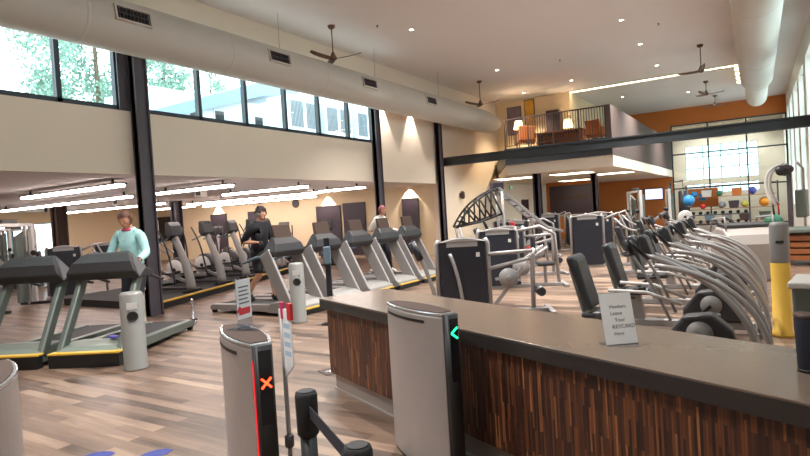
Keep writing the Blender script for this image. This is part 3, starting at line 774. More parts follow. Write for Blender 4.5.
# ------------------------------------------------------------------ recumbent bikes (rider faces +x)
def recumbent(c, rz, label, group):
    e = empty('recumbent_bike', c, rz, label, 'exercise bike', group)
    MB().box(-.85, .8, -.07, .07, .06, .15).build('base_rail', 'silver', e, .015)
    for x in (-.82, .78): MB().box(x-.05, x+.05, -.3, .3, 0, .07).build('cross_foot', 'grey', e, .012)
    MB().beam((-.5, 0, .12), (-.56, 0, .47), .12, .14, (1, 0, 0)).build('seat_post', 'silver', e)
    MB().prism([(-.78, .46), (-.36, .48), (-.3, .52), (-.36, .56), (-.78, .54)], -.2, .2).build('seat', 'pad', e, .03)
    bk = MB().prism([(-.72, .56), (-.65, .57), (-.80, 1.12), (-.86, 1.16), (-.92, 1.12)], -.21, .21)
    bk.build('backrest', 'pad', e, .035)
    MB().beam((-.78, 0, .5), (-.91, 0, 1.0), .1, .04, (1, 0, 0)).build('back_shell', 'greengrey', e, .01)
    for s in (-1, 1):
        MB().tube([(-.62, s*.2, .5), (-.5, s*.3, .56), (-.32, s*.31, .72), (-.2, s*.31, .74)], .019).build('side_handle', 'dark', e)
        MB().tube(bez((.84, s*.13, .06), (.82, s*.13, .62), (.42, s*.13, .96), (-.12, s*.1, 1.14), 18), .027, 12).build('mast_tube', 'silver', e)
        MB().tube(bez((.93, s*.25, .06), (.95, s*.25, .72), (.5, s*.24, .98), (-.02, s*.2, 1.04), 16), .026, 10).build('guard_tube', 'silver', e)
        MB().tube([(-.46, s*.3, .8), (-.1, s*.27, .78), (.2, s*.2, .66)], .018).build('link_arm', 'ltgrey', e)
        MB().tube(bez((.1, s*.22, .5), (-.02, s*.24, .8), (-.12, s*.26, 1.0), (-.24, s*.24, 1.18), 8), .015).build('lever', 'grey', e)
        MB().tube([(-.22, s*.24, 1.15), (-.28, s*.24, 1.31)], .024).build('lever_grip', 'black', e)
        MB().beam((.34, s*.16, .36), (.34+.12*s, s*.16, .36+.12*s), .03, .04).build('crank', 'black', e)
        MB().box(.34+.12*s-.05, .34+.12*s+.05, s*.23-.06, s*.23+.06, .36+.12*s-.015, .36+.12*s+.015).build('pedal', 'black', e, .006)
        MB().tube([(-.1, s*.1, 1.1), (-.16, s*.24, 1.2), (-.24, s*.25, 1.3)], .02).build('handlebar', 'black', e)
    hs = MB().prism([(.02, .15), (.02, .3), (.2, .52), (.45, .55), (.62, .4), (.68, .15)], -.11, .11); hs.build('crank_housing', 'dark', e, .03)
    MB().lathe([(.02, -.13), (.12, -.125), (.12, .125), (.02, .13)], c=(.34, 0, .36), n=24, axis='y').build('crank_disc', 'grey', e)
    MB().prism([(-.04, 1.1), (-.12, 1.08), (-.2, 1.3), (-.16, 1.35), (-.11, 1.32)], -.12, .12).build('console', 'dark', e, .02)
    sc = MB().box(-.003, .003, -.09, .09, -.07, .07).build('screen', 'screen', e); sc.location = (-.168, 0, 1.2); sc.rotation_euler = (0, R(-21), 0)
    return e
rg = 'recumbent bikes behind the counter'
rb = recumbent((-.87, 6.3, 0), 0, 'recumbent bike directly behind the white notice on the counter', rg)
for y, t in ((7.95, 'recumbent bike second in the row behind the counter'), (9.6, 'recumbent bike third in the row, in the middle of the curved tubes'), (11.25, 'recumbent bike at the back of the row, before the pale stair climber')):
    dup(rb, (-.87, y, 0), 0, t)
for x, y, t in ((-1.9, 13.7, 'recumbent bike standing alone beside the pale stair climber'), (-2.0, 17.0, 'recumbent bike standing alone in front of the cable towers')):
    d_ = dup(rb, (x, y, 0), R(20), t); d_['group'] = 'recumbent bikes further back'

# ------------------------------------------------------------------ weight machines (tower faces -x, working side runs to -y)
def weight_machine(style, c, rz, label, group, H=1.3):
    e = empty('weight_machine', c, rz, label, 'weight machine', group)
    arch = [(-.37, .06), (.37, .06), (.37, H-.07)]+[(.37-.74*i/8, H-.07+.07*math.sin(PI*i/8)) for i in range(1, 8)]+[(-.37, H-.07)]
    sh = MB().prism(arch, -.09, .12, 'yz').build('tower_shroud', 'darkblue', e, .012)
    lab = [(-.25, H-.15), (.25, H-.15), (.25, H-.075)]+[(.25-.5*i/6, H-.075+.02*math.sin(PI*i/6)) for i in range(1, 6)]+[(-.25, H-.075)]
    pl_ = MB().prism(lab, -.1, -.088, 'yz').build('name_plate', 'silver', sh)
    MB().box(-.097, -.089, -.28, -.22, H-.32, H-.25).build('instruction_label', 'ltgrey', sh)
    MB().prism(arch[2:], -.12, .15, 'yz').build('top_cap', 'silver', e, .015)
    for s in (-1, 1):
        MB().tube([(0, s*.41, .03), (0, s*.41, H-.1), (0, s*.37, H-.03)], .042, 10).build('frame_post', 'silver', e)
    MB().box(-.06, .06, -1.35, .45, .0, .07).build('base_rail', 'silver', e, .01)
    MB().box(-.35, .35, -1.4, -1.32, 0, .06).build('cross_foot', 'silver', e, .01)
    MB().box(-.3, .3, .38, .46, 0, .06).build('cross_foot', 'silver', e, .01)
    if style == 'leg':
        MB().tube([(-.05, -.41, .98), (-.05, -1.12, 1.0)], .03).build('guide_bar', 'silver', e)
        MB().tube([(-.05, -.41, .74), (-.05, -1.08, .88)], .03).build('guide_bar', 'silver', e)
        MB().tube([(0, -1.1, .05), (0, -1.12, .9), (.05, -1.15, 1.02)], .038).build('frame_upright', 'silver', e)
        MB().lathe([(.03, -.12), (.15, -.11), (.16, -.08), (.15, -.05), (.03, -.04)], c=(0, -.72, .58), n=28, axis='x').lathe([(.02, -.13), (.045, -.13), (.045, -.11)], c=(0, -.72, .58), n=16, axis='x').build('cam_disc', 'grey', e)
        MB().beam((0, -.45, .1), (0, -.95, .72), .05, .06).build('brace', 'silver', e)
        MB().cyl((-.28, -1.2, .36), (.28, -1.2, .36), .07).build('roller_pad', 'pad', e)
        MB().prism([(-.95, .42), (-.55, .46), (-.53, .53), (-.95, .5)], .16, .56, 'yz').build('seat', 'pad', e, .03)
        # padded lever on the far side of the tower
        MB().tube(bez((-.05, .42, .04), (-.1, .5, .5), (-.12, .62, .9), (-.16, .78, 1.2), 10), .035).build('lever_arm', 'silver', e)
        MB().tube([(-.14, .68, .95), (-.17, .8, 1.24)], .06, 14).build('grip_pad', 'darkblue', e)
        MB().tube(bez((-.14, .02, .05), (-.16, .05, .5), (-.16, .12, .8), (-.12, .2, 1.02), 10), .03).build('lever_arm', 'silver', e)
    elif style == 'press':
        MB().tube([(0, -1.0, .05), (0, -.98, 1.0), (0, -.8, 1.4), (0, -.41, 1.25)], .035).build('frame_upright', 'silver', e)
        for s in (-1, 1):
            MB().tube(bez((0, -.7, 1.25), (s*.3, -.7, 1.3), (s*.38, -.8, .95), (s*.32, -1.2, .92), 12), .026).build('press_arm', 'silver', e)
            MB().cyl((s*.32, -1.2, .92), (s*.2, -1.28, .94), .03).build('hand_grip', 'rubber', e)
        MB().prism([(-1.25, .4), (-.9, .42), (-.88, .5), (-1.25, .48)], -.2, .2, 'yz').build('seat', 'pad', e, .03)
        MB().prism([(-.93, .52), (-.84, .52), (-.76, 1.15), (-.85, 1.16)], -.18, .18, 'yz').build('back_pad', 'pad', e, .03)
    else:
        MB().tube([(0, -.4, 1.2), (0, -.9, 1.28), (0, -1.2, 1.1), (0, -1.25, .05)], .036).build('frame_upright', 'silver', e)
        MB().tube([(-.3, -1.0, .85), (-.3, -.6, .6), (.3, -.6, .6), (.3, -1.0, .85)], .024).build('row_bar', 'silver', e)
        MB().prism([(-.78, .7), (-.7, .7), (-.7, 1.08), (-.78, 1.08)], -.15, .15, 'yz').build('chest_pad', 'pad', e, .03)
        MB().prism([(-1.15, .44), (-.8, .44), (-.8, .52), (-1.15, .52)], -.18, .18, 'yz').build('seat', 'pad', e, .03)
        MB().beam((0, -.97, .08), (0, -.97, .44), .06, .08).build('seat_post', 'silver', e)
        for s in (-1, 1): MB().lathe([(.03, -.03), (.18, -.025), (.18, .025), (.03, .03)], c=(s*.2, -.45, .45), n=24, axis='x').build('counterweight', 'grey', e)
    return e
WF = R(117)
mg = 'weight machines with dark shrouded towers'
wm = weight_machine('leg', (-4.12, 8.35, 0), WF, 'leg machine with a navy tower and grey cam disc just behind the counter', mg, 1.27)
wr = weight_machine('row', (-4.75, 11.35, 0), WF, 'row machine with a navy tower directly behind the leg machine', mg, 1.3)
wp_ = weight_machine('press', (-3.9, 15.5, 0), R(110), 'press machine with a tall black tower standing free on the open wood floor', mg, 1.42)
for src, x, y, rz, t in ((wp_, -4.3, 18.6, R(110), 'press machine with a dark tower directly behind the free-standing one'),
                     (wr, -6.9, 18.2, R(115), 'row machine beside the lattice climber, near the open floor'),
                     (wm, -5.3, 13.3, R(120), 'leg machine between the lattice climber and the counter machines'),
                     (wp_, -6.6, 20.6, R(112), 'press machine under the steel beam in front of the mezzanine'),
                     (wr, -6.3, 23.3, R(112), 'row machine under the mezzanine corner'),
                     (wm, -8.6, 21.3, R(118), 'leg machine close to the bare lit wall'),
                     (wp_, -7.8, 24.2, R(112), 'press machine in front of the mezzanine column'),
                     (wr, -23.8, 13.9, R(160), 'row machine in the annex beside its window'),
                     (wp_, -16.2, 8.3, R(150), 'press machine in the annex behind the woman in teal'),
                     (wm, -20.3, 9.2, R(150), 'leg machine in the annex near the cable station')):
    dup(src, (x, y, 0), rz, t)

# lattice climber: frame with a black lattice on one slope, twin rails on the other
e = empty('lattice_climber', (-6.35, 15.35, 0), R(35), 'climbing trainer with a black lattice slope and twin grey rails', 'climbing trainer')
ap = 2.28
m_ = MB()
for s in (-1, 1):
    m_.tube(bez((-1.25, s*.42, 1.25), (-1.0, s*.42, 1.75), (-.6, s*.42, 2.1), (-.05, s*.36, ap), 10), .03)
m_.tube([(-1.25, -.42, 1.25), (-1.25, .42, 1.25)], .03)
for k in range(1, 5):
    t = k/5; a = bez((-1.25, 0, 1.25), (-1.0, 0, 1.75), (-.6, 0, 2.1), (-.05, 0, ap), 10)[k*2]
    m_.tube([(a.x, -.42, a.z), (a.x, .42, a.z)], .02)
for s in (-1, 1):
    m_.tube([(-1.25, s*.42, 1.25), (-.6, s*.42, 1.36), (.02, s*.38, 1.55)], .028)
    top = bez((-1.25, s*.42, 1.25), (-1.0, s*.42, 1.75), (-.6, s*.42, 2.1), (-.05, s*.36, ap), 8)
    low = [Vector((-1.25+1.27*i/8, s*.41, 1.25+.3*(i/8)**1.2)) for i in range(9)]
    for i in range(1, 8, 2): m_.tube([low[max(i-1, 0)], top[i]], .026).tube([top[i], low[i+1]], .026)
m_.build('lattice_arch', 'black', e)
for s in (-1, 1):
    MB().beam((-.02, s*.3, ap), (1.35, s*.34, 1.05), .07, .09).build('guide_rail', 'silver', e, .01)
    MB().beam((1.3, s*.34, 1.1), (1.75, s*.34, .95), .06, .07).build('rail_end', 'silver', e, .01)
    MB().tube([(-1.2, s*.42, 1.25), (-1.0, s*.42, .05)], .035).build('leg', 'silver', e)
    MB().tube([(.05, s*.38, ap-.1), (.1, s*.4, .05)], .04).build('leg', 'silver', e)
    MB().tube([(1.4, s*.36, 1.02), (1.5, s*.38, .05)], .035).build('leg', 'silver', e)
    MB().box(-1.1, 1.6, s*.4-.05, s*.4+.05, 0, .06).build('base_rail', 'silver', e)
for k in range(6): MB().cyl((.15+k*.2, -.3, ap-.16-k*.18), (.15+k*.2, .3, ap-.16-k*.18), .022).build('rung', 'dark', e)
MB().box(-.16, .16, -.24, .24, ap-.06, ap+.18).build('head_box', 'purple', e, .03)
MB().prism([(.5, .5), (1.1, .45), (1.12, .54), (.5, .6)], -.2, .2).build('seat', 'red', e, .03)
MB().prism([(.42, .6), (.5, .58), (.42, 1.3), (.34, 1.3)], -.2, .2).build('back_pad', 'red', e, .03)

# cable towers
def cable_tower(c, rz, label, group, H=2.05):
    e = empty('cable_tower', c, rz, label, 'cable machine', group)
    for s in (-1, 1):
        MB().box(-.05, .05, s*.8-.05, s*.8+.05, .04, H).build('frame_post', 'ltgrey', e, .01)
        MB().box(-.03, .03, s*.55-.03, s*.55+.03, .04, H-.05).build('guide_post', 'chrome', e)
        MB().prism([(s*.78, .1), (s*.3, .1), (s*.3, 1.72), (s*.78, 1.9)], -.14, -.08, 'yz').build('weight_shroud', 'greengrey', e)
        MB().box(-.35, .35, s*.8-.06, s*.8+.06, 0, .07).build('foot', 'dark', e, .01)
        MB().lathe([(.02, -.02), (.07, -.018), (.07, .018), (.02, .02)], c=(.1, s*.68, 1.3), n=18, axis='y').build('pulley', 'black', e)
        MB().beam((.02, s*.68, 1.25), (.62, s*.42, .82), .05, .05).build('swing_arm', 'silver', e)
        MB().tube([(.62, s*.42, .8), (.66, s*.42, .66), (.7, s*.36, .66), (.66, s*.42, .8)], .014).build('hand_grip', 'black', e)
    MB().box(-.05, .05, -.8, .8, H-.08, H).build('cross_beam', 'ltgrey', e, .01)
    MB().box(-.12, .0, -.3, .3, H-.06, H+.1).build('header', 'dark', e, .02)
    return e
cg = 'cable machines'
ct = cable_tower((-3.9, 22.6, 0), R(205), 'cable tower with grey-green weight covers past the free-standing press machine', cg)
for x, y, rz, t in ((-2.9, 23.9, R(190), 'cable tower next to the punching bag'), (-22.2, 9.0, R(25), 'cable station in the annex under the long linear light'), (-18.6, 12.6, R(40), 'cable station in the annex between the plum column and the woman in teal'), (-24.8, 10.9, R(10), 'cable station in the annex closest to its window')):
    dup(ct, (x, y, 0), rz, t)

for x, y, rz, t in ((-15.2, 6.6, R(35), 'cable station in the annex directly behind the two dark treadmills'), (-19.4, 7.1, R(25), 'cable station in the annex behind the empty dark treadmill')):
    dup(ct, (x, y, 0), rz, t)
# stair climber with pale housing
e = empty('stair_climber', (-.25, 13.3, 0), R(-70), 'big pale grey stair climber housing behind the curved bike tubes', 'stair climber')
MB().prism([(.55, 0), (.55, .72), (.45, .9), (.2, 1.02), (-.25, 1.05), (-.55, .86), (-.6, .5), (-.6, 0)], -.46, .46).build('housing', 'housing', e, .04)
MB().prism([(.2, 1.03), (-.24, 1.06), (-.5, .9), (-.5, .93), (-.25, 1.12), (.2, 1.09)], -.4, .4).build('top_cover', 'dark', e, .01)
for k in range(3): MB().box(-.8-.14*k+.02, -.6-.14*k+.05, -.36, .36, .52-.2*k-.08, .52-.2*k).build('step', 'taupe', e, .01)
for s in (-1, 1): MB().tube([(.3, s*.42, 1.0), (.25, s*.43, 1.25), (-.5, s*.43, 1.2), (-.9, s*.42, .6)], .02).build('handrail', 'grey', e)
for k in range(3): MB().torus((.552, .22+k*.07, .55), .022, .006, 'x', 14, 6).build('badge_ring', 'grey', e)

# trainer with curved white bars beside the window wall
e = empty('functional_trainer', (.74, 18.3, 0), R(170), 'tall trainer with a dark pulley head and curved white bars beside the window wall', 'cable machine'); e.scale = (1.12, 1.12, 1.15)
MB().box(-.05, .05, -.05, .05, 0, 2.0).build('mast', 'steel', e, .01)
MB().box(-.5, .5, -.45, .45, 0, .07).build('base', 'dark', e, .02)
MB().ball((.05, .08, 1.98), .14, 1.2, 1, .8).build('pulley_head', 'purple', e)
for s in (-1, 1):
    MB().tube(bez((.05, s*.16, 2.1), (.5, s*.2, 2.1), (.52, s*.24, 1.6), (.3, s*.34, 1.2), 14), .035, 12).build('swing_bar', 'ltgrey', e)
    MB().lathe([(.02, -.03), (.11, -.025), (.11, .025), (.02, .03)], c=(.12, s*.26, 1.95), n=20, axis='y').build('pulley', 'black', e)
    MB().tube([(.3, s*.34, 1.2), (.28, s*.34, .95)], .02).build('hand_grip', 'red' if s < 0 else 'black', e)
MB().box(-.3, -.08, -.62, -.12, .85, 1.5).build('weight_cover', 'greengrey', e, .03)
MB().tube([(-.2, -.66, .05), (-.2, -.66, 2.0), (-.12, -.3, 2.15)], .03).build('frame_tube', 'ltgrey', e)

# wooden table by the window wall
e = empty('wood_table', (.93, 16.2, 0), 0, 'orange-brown wooden table with a grey-green top by the window wall', 'table')
MB().box(-.5, .5, -.75, .75, .76, .82).build('table_top', 'greengrey', e, .008)
for sx in (-1, 1):
    for sy in (-1, 1): MB().box(sx*.42-.045, sx*.42+.045, sy*.66-.045, sy*.66+.045, 0, .76).build('leg', 'wood', e, .006)
m_ = MB()
for k in range(4): m_.box(-.4, .42, -.64, .64, .12+k*.15, .23+k*.15)
m_.build('plank_body', 'wood', e, .004)

# punching bag
e = empty('punching_bag', (-2.6, 26.2, 0), 0, 'black punching bag hanging from a floor frame next to the blue ball', 'punching bag')
MB().lathe([(.12, .85), (.19, .9), (.19, 1.95), (.12, 2.0)], n=24).build('bag', 'pad', e)
MB().tube([(-.5, .3, .04), (-.5, .3, 2.35), (0, 0, 2.4)], .04).build('stand_arm', 'steel', e)
MB().cyl((0, 0, 2.0), (0, 0, 2.4), .012).build('strap', 'black', e)
MB().prism([(-.9, -.3), (-.1, -.3), (-.1, .8), (-.9, .8)], 0, .06, 'xy').build('base_plate', 'steel', e)
# storage rack with balls
e = empty('storage_rack', (-1.2, 34.6, 0), 0, 'tall open storage rack in front of the glazed partition', 'rack')
for s in (-1, 1):
    for q in (-.25, .25): MB().box(s*2.1-.03, s*2.1+.03, q-.03, q+.03, 0, 2.3).build('upright', 'steel', e)
for z in (.35, 1.0, 1.65, 2.25): MB().box(-2.07, 2.07, -.28, .28, z-.03, z).build('shelf', 'wood', e)
for k, (x, z, m_, t) in enumerate(((-2.2, .35, 'bluegrey', 'blue-grey storage bin on the lowest rack shelf, at its end by the punching bag'), (-1.4, .35, 'grey', 'grey storage bin on the lowest rack shelf'), (-.6, .35, 'taupe', 'brown storage bin on the lowest rack shelf'), (.3, .35, 'greengrey', 'green-grey storage bin on the lowest rack shelf'),
                                  (-.9, 1.65, 'upholst', 'orange storage bin on the upper rack shelf'), (-2.3, 1.65, 'ltgrey', 'pale storage bin on the upper rack shelf'), (-1.05, 1.0, 'purple', 'plum storage bin on the middle rack shelf'))):
    bn = empty('storage_bin', (x, 34.58, z+.002), 0, t, 'bin', 'storage bins on the open rack')
    MB().prism([(-.2, 0), (.2, 0), (.25, .36), (-.25, .36)], -.18, .18).build('tub', m_, bn, .01); MB().box(-.26, .26, -.2, .2, .36, .385).build('lid', 'dark', bn, .006)
def xball(x, y, z, r, m_, label):
    tag(MB().ball((0, 0, 0), r, seg=20).build('exercise_ball', m_, None, loc=(x, y, z+r+.004)), label, 'ball', 'exercise balls')
xball(-2.9, 34.6, 1.65, .17, 'blueball', 'blue exercise ball on the upper rack shelf'); xball(-.2, 34.6, 1.65, .2, 'purpleball', 'violet exercise ball on the upper rack shelf')
xball(.3, 34.6, 1.0, .24, 'orangeball', 'orange exercise ball on the middle rack shelf'); xball(-.55, 34.6, 1.0, .18, 'yellowball', 'lime exercise ball on the middle rack shelf')
xball(-1.6, 34.6, 1.0, .18, 'greyball', 'grey exercise ball on the middle rack shelf'); xball(-2.5, 34.6, 1.0, .15, 'redball' if 'redball' in M else 'red', 'red exercise ball on the middle rack shelf')
xball(.55, 29.0, 0.0, .38, 'greenball', 'big dark green exercise ball on the floor'); xball(-1.7, 34.6, 1.65, .16, 'greenball', 'green exercise ball on the upper rack shelf')
e = empty('ball_stand', (-2.35, 25.6, 0), 0, 'slim steel stand holding the bright blue ball', 'stand')
MB().lathe([(.25, 0), (.25, .03), (.04, .06), (.04, 1.28), (.15, 1.32), (.15, 1.34), (.03, 1.34)], n=24).build('stand_post', 'steel', e)
xball(-2.35, 25.6, 1.345, .22, 'blueball', 'bright blue ball on a slim stand beside the punching bag')
e = empty('wall_mounted_board', (-2.55, 35.55, 1.1), 0, 'orange board on the glazed partition beside the punching bag', 'board')
MB().box(-.75, .75, -.05, 0, 0, 1.05).build('board', 'orange', e); MB().box(-.2, .15, -.06, -.05, .35, .75).build('poster', 'blueball', e)
# dumbbell rack
e = empty('dumbbell_rack', (-1.5, 29.5, 0), 0, 'two-tier dumbbell rack in front of the far partition', 'rack')
for s in (-1, 1): MB().prism([(-.3, 0), (.3, 0), (.22, .95), (.1, .95)], s*1.2-.04, s*1.2+.04, 'yz').build('side_frame', 'steel', e)
for z, q in ((.45, -.1), (.85, .1)): MB().box(-1.2, 1.2, q-.16, q+.16, z-.04, z).build('tray', 'steel', e)
def dumbbell(loc, r, label, src=[None]):
    if src[0] is None:
        d = empty('dumbbell', loc, 0, label, 'dumbbell', 'dumbbells on the two-tier rack')
        MB().cyl((0, -.07, 0), (0, .07, 0), .016, n=10).build('handle', 'chrome', d)
        for s in (-1, 1): MB().lathe([(.03, s*.11-.045), (.075, s*.11-.04), (.075, s*.11+.04), (.03, s*.11+.045)], n=14, axis='y').build('weight_head', 'rubber', d)
        src[0] = d
    else: dup(src[0], loc, 0, label)
for z, q, nm in ((.45, -.1, 'lower'), (.85, .1, 'upper')):
    for k in range(8):
        dumbbell((-1.5-1.05+k*.3, 29.5+q, z+.077), .07, 'black dumbbell on the %s tier, %s along the rack' % (nm, ('first', 'second', 'third', 'fourth', 'fifth', 'sixth', 'seventh', 'eighth')[k]))
# weight plate on a peg post
e = empty('plate_post', (-1.75, 18.9, 0), R(30), 'low white frame carrying a pale weight plate beside the bikes', 'plate stand')
MB().box(-.3, .3, -.25, .25, 0, .06).build('base', 'ltgrey', e, .01)
MB().box(-.05, .05, -.05, .05, .06, 1.25).build('post', 'ltgrey', e)
MB().cyl((0, -.28, 1.1), (0, .05, 1.1), .05).build('peg', 'steel', e)
MB().box(-.22, .22, -.05, .05, .35, .7).build('shield', 'white', e, .02)
tag(MB().lathe([(.07, -.03), (.2, -.03), (.22, 0), (.2, .03), (.07, .03), (.06, 0), (.07, -.03)], n=28, axis='y', cap=False).build('weight_plate', ['ltgrey', 'black'], None, loc=(-1.83, 18.72, 1.1)), 'pale round weight plate with a dark centre, hung on the white post', 'weight plate').rotation_euler = (0, 0, R(30))
# benches on the open floor
def bench(c, rz, label):
    e = empty('weight_bench', c, rz, label, 'bench', 'padded benches'); 
    MB().prism([(-.65, .4), (.3, .4), (.3, .47), (-.65, .47)], -.14, .14).build('seat', 'pad', e, .02)
    MB().beam((.3, 0, .45), (.85, 0, .85), .28, .07).build('back_pad', 'pad', e, .02)
    MB().box(-.6, .6, -.04, .04, .28, .36).build('frame', 'silver', e)
    for x in (-.55, .45):
        MB().box(x-.03, x+.03, -.04, .04, .05, .3).build('leg', 'silver', e); MB().box(x-.04, x+.04, -.28, .28, 0, .05).build('foot', 'silver', e)
    return e
b0_ = bench((-.4, 21.0, 0), R(200), 'padded incline bench on the floor before the far dumbbell rack')
dup(b0_, (-1.9, 21.6, 0), R(190), 'padded incline bench nearer the cable towers')
dup(b0_, (-.2, 24.6, 0), R(185), 'padded incline bench beside the tall windows')

# mezzanine railing and lounge
e = empty('mezzanine_railing', (MXL, MY+.05, MZ1), 0, 'brown metal railing along the front of the mezzanine', 'railing')
RL = MX-.14-MXL
MB().box(0, RL, -.025, .025, 1.04, 1.08).build('top_rail', 'darkwood', e)
MB().box(0, RL, -.012, .012, .08, .1).build('bottom_rail', 'darkwood', e)
nb = 40
for k in range(nb+1):
    w = .024 if k % 10 == 0 else .009
    x = min(max(RL*k/nb, w), RL-w)
    MB().box(x-w, x+w, -w, w, 0 if k % 10 == 0 else .1, 1.05).build('baluster', 'darkwood', e)
def lounge_chair(c, rz, label):
    e = empty('lounge_chair', c, rz, label, 'chair', 'orange chairs on the mezzanine')
    MB().prism([(-.3, .3), (.35, .34), (.35, .46), (-.3, .44)], -.3, .3).build('seat', 'upholst', e, .03)
    MB().prism([(-.36, .4), (-.26, .42), (-.4, .95), (-.48, .93)], -.3, .3).build('backrest', 'upholst', e, .03)
    for s in (-1, 1):
        MB().prism([(-.32, .3), (.32, .3), (.3, .62), (-.34, .66)], s*.32-.04, s*.32+.04).build('armrest', 'wood', e, .01)
        for x in (-.28, .28): MB().box(x-.025, x+.025, s*.28-.025, s*.28+.025, 0, .32).build('leg', 'wood', e)
    return e
lc = lounge_chair((-7.6, 21.5, MZ1), R(120), 'orange lounge chair on the mezzanine closest to the wall end')
dup(lc, (-5.0, 22.4, MZ1), R(70), 'orange lounge chair on the mezzanine near the solid side panel')
e = empty('mezzanine_desk', (-6.5, 22.6, MZ1), 0, 'low orange wood desk in the middle of the mezzanine', 'desk')
MB().box(-.9, .9, -.4, .4, .68, .74).build('desk_top', 'wood', e, .01)
for s in (-1, 1): MB().box(s*.85-.04, s*.85+.04, -.36, .36, 0, .68).build('end_panel', 'wood', e)
MB().box(-.81, .81, .3, .34, .2, .68).build('front_panel', 'upholst', e)
e = empty('bookcase', (-7.55, 25.3, MZ1), 0, 'dark tall cabinet against the warm mezzanine wall', 'cabinet')
MB().box(-.3, .3, -.22, .22, 0, 2.05).build('carcass', 'darkwood', e, .01)
for s in (-1, 1):
    d_ = MB().box(s*.15-.14, s*.15+.14, -.245, -.22, .05, 2.0).build('door', 'purple', e); MB().cyl((s*.04, -.26, .9), (s*.04, -.26, 1.05), .01, n=8).build('handle', 'chrome', d_)
def poster(c, w, h, m_, label):
    e = empty('wall_picture', c, 0, label, 'picture', 'pictures on the mezzanine wall')
    MB().box(-w/2, w/2, -.03, -.012, -h/2, h/2).build('print', m_, e)
    MB().box(-w/2-.03, -w/2, -.04, 0, -h/2-.03, h/2+.03).box(w/2, w/2+.03, -.04, 0, -h/2-.03, h/2+.03).box(-w/2, w/2, -.04, 0, h/2, h/2+.03).box(-w/2, w/2, -.04, 0, -h/2-.03, -h/2).build('frame', 'darkwood', e)
poster((-9.5, MB_-.01, 5.75), .62, 1.25, 'art_a', 'muted violet picture on the mezzanine wall'); poster((-8.75, MB_-.01, 5.95), .42, 1.3, 'art_b', 'amber picture on the mezzanine wall')
def floor_lamp(c, label):
    e = empty('floor_lamp', c, 0, label, 'lamp', 'floor lamps on the mezzanine')
    MB().lathe([(.16, 0), (.16, .02), (.02, .04)], n=20).build('base', 'dark', e); MB().cyl((0, 0, .03), (0, 0, 1.25), .014).build('pole', 'dark', e)
    MB().lathe([(.22, 1.2), (.14, 1.55), (.13, 1.55), (.21, 1.2)], n=24).build('lamp_shade', 'lamp_shade', e)
    point((c[0], c[1], c[2]+1.38), 40)
floor_lamp((-8.6, 23.6, MZ1), 'glowing floor lamp on the mezzanine at the wall end'); floor_lamp((-6.9, 25.1, MZ1), 'glowing floor lamp on the mezzanine against the back wall')
for x, y, t in ((-8.5, 24.2, 'by the amber picture'), (-6.2, 23.4, 'in the middle'), (-5.3, 29.0, 'behind the solid side panel')):
    downlight(x, y, ZC, 'recessed downlight above the mezzanine lounge, '+t, 'recessed downlights above the mezzanine', False)
    spot((x, y, ZC-.04), 950, 100, .6, (1, .8, .52))
# below the mezzanine
for x, y, t in ((-8.2, 21.9, 'bright flat ceiling panel under the mezzanine, closer to the lit wall'), (-6.0, 22.0, 'bright flat ceiling panel under the mezzanine, in the middle'), (-5.0, 24.6, 'bright flat ceiling panel under the mezzanine, by its outer edge'), (-7.6, 28.5, 'bright flat ceiling panel deep under the mezzanine')):
    e = empty('ceiling_panel_light', (x, y, 2.9), 0, t, 'ceiling light', 'flat lights under the mezzanine')
    MB().box(-.75, .75, -.55, .55, -.03, -.001).build('panel_frame', 'white', e); MB().box(-.72, .72, -.52, .52, -.034, -.03).build('diffuser', 'panel', e)
struct('wall_under_mezzanine', MB().box(-9.6, -7.0, 30.0, 30.15, 0, 2.9), 'orange')
e = empty('wall_mounted_board', (-8.3, 29.98, 1.2), 0, 'dark wide board on the wall under the mezzanine', 'board')
MB().box(-1.1, 1.1, -.06, 0, 0, 1.5).build('board', 'purple', e); MB().box(-.9, .9, -.075, -.06, .75, .95).build('title_strip', 'taupe', e)
e = empty('wall_mounted_television', (-5.05, YF-.02, 2.0), 0, 'lit white television on the orange wall beneath the mezzanine edge', 'television')
MB().box(-.5, .5, -.08, 0, -.33, .33).build('case', 'black', e); MB().box(-.46, .46, -.085, -.08, -.29, .29).build('display', 'tvon', e)
e = empty('exit_sign', (XL+.03, 26.9, 2.72), 0, 'small green-lit exit sign on the lit wall before the mezzanine', 'sign')
MB().box(-.03, .03, -.2, .2, -.1, .1).build('sign_box', 'white', e); 
text('EXIT', .15, 'exitglow', e, (.032, -.17, -.055), (PI/2, 0, PI/2))
e = empty('wall_sconce', (XL+.02, 21.2, 2.35), 0, 'small dark sconce on the lit wall beside the third column', 'wall light')
MB().lathe([(.05, -.16), (.09, -.1), (.09, .1), (.05, .16)], c=(.1, 0, 0), n=20).build('shade', 'darkwood', e); MB().box(-.02, .03, -.05, .05, -.08, .08).build('back_plate', 'darkwood', e)

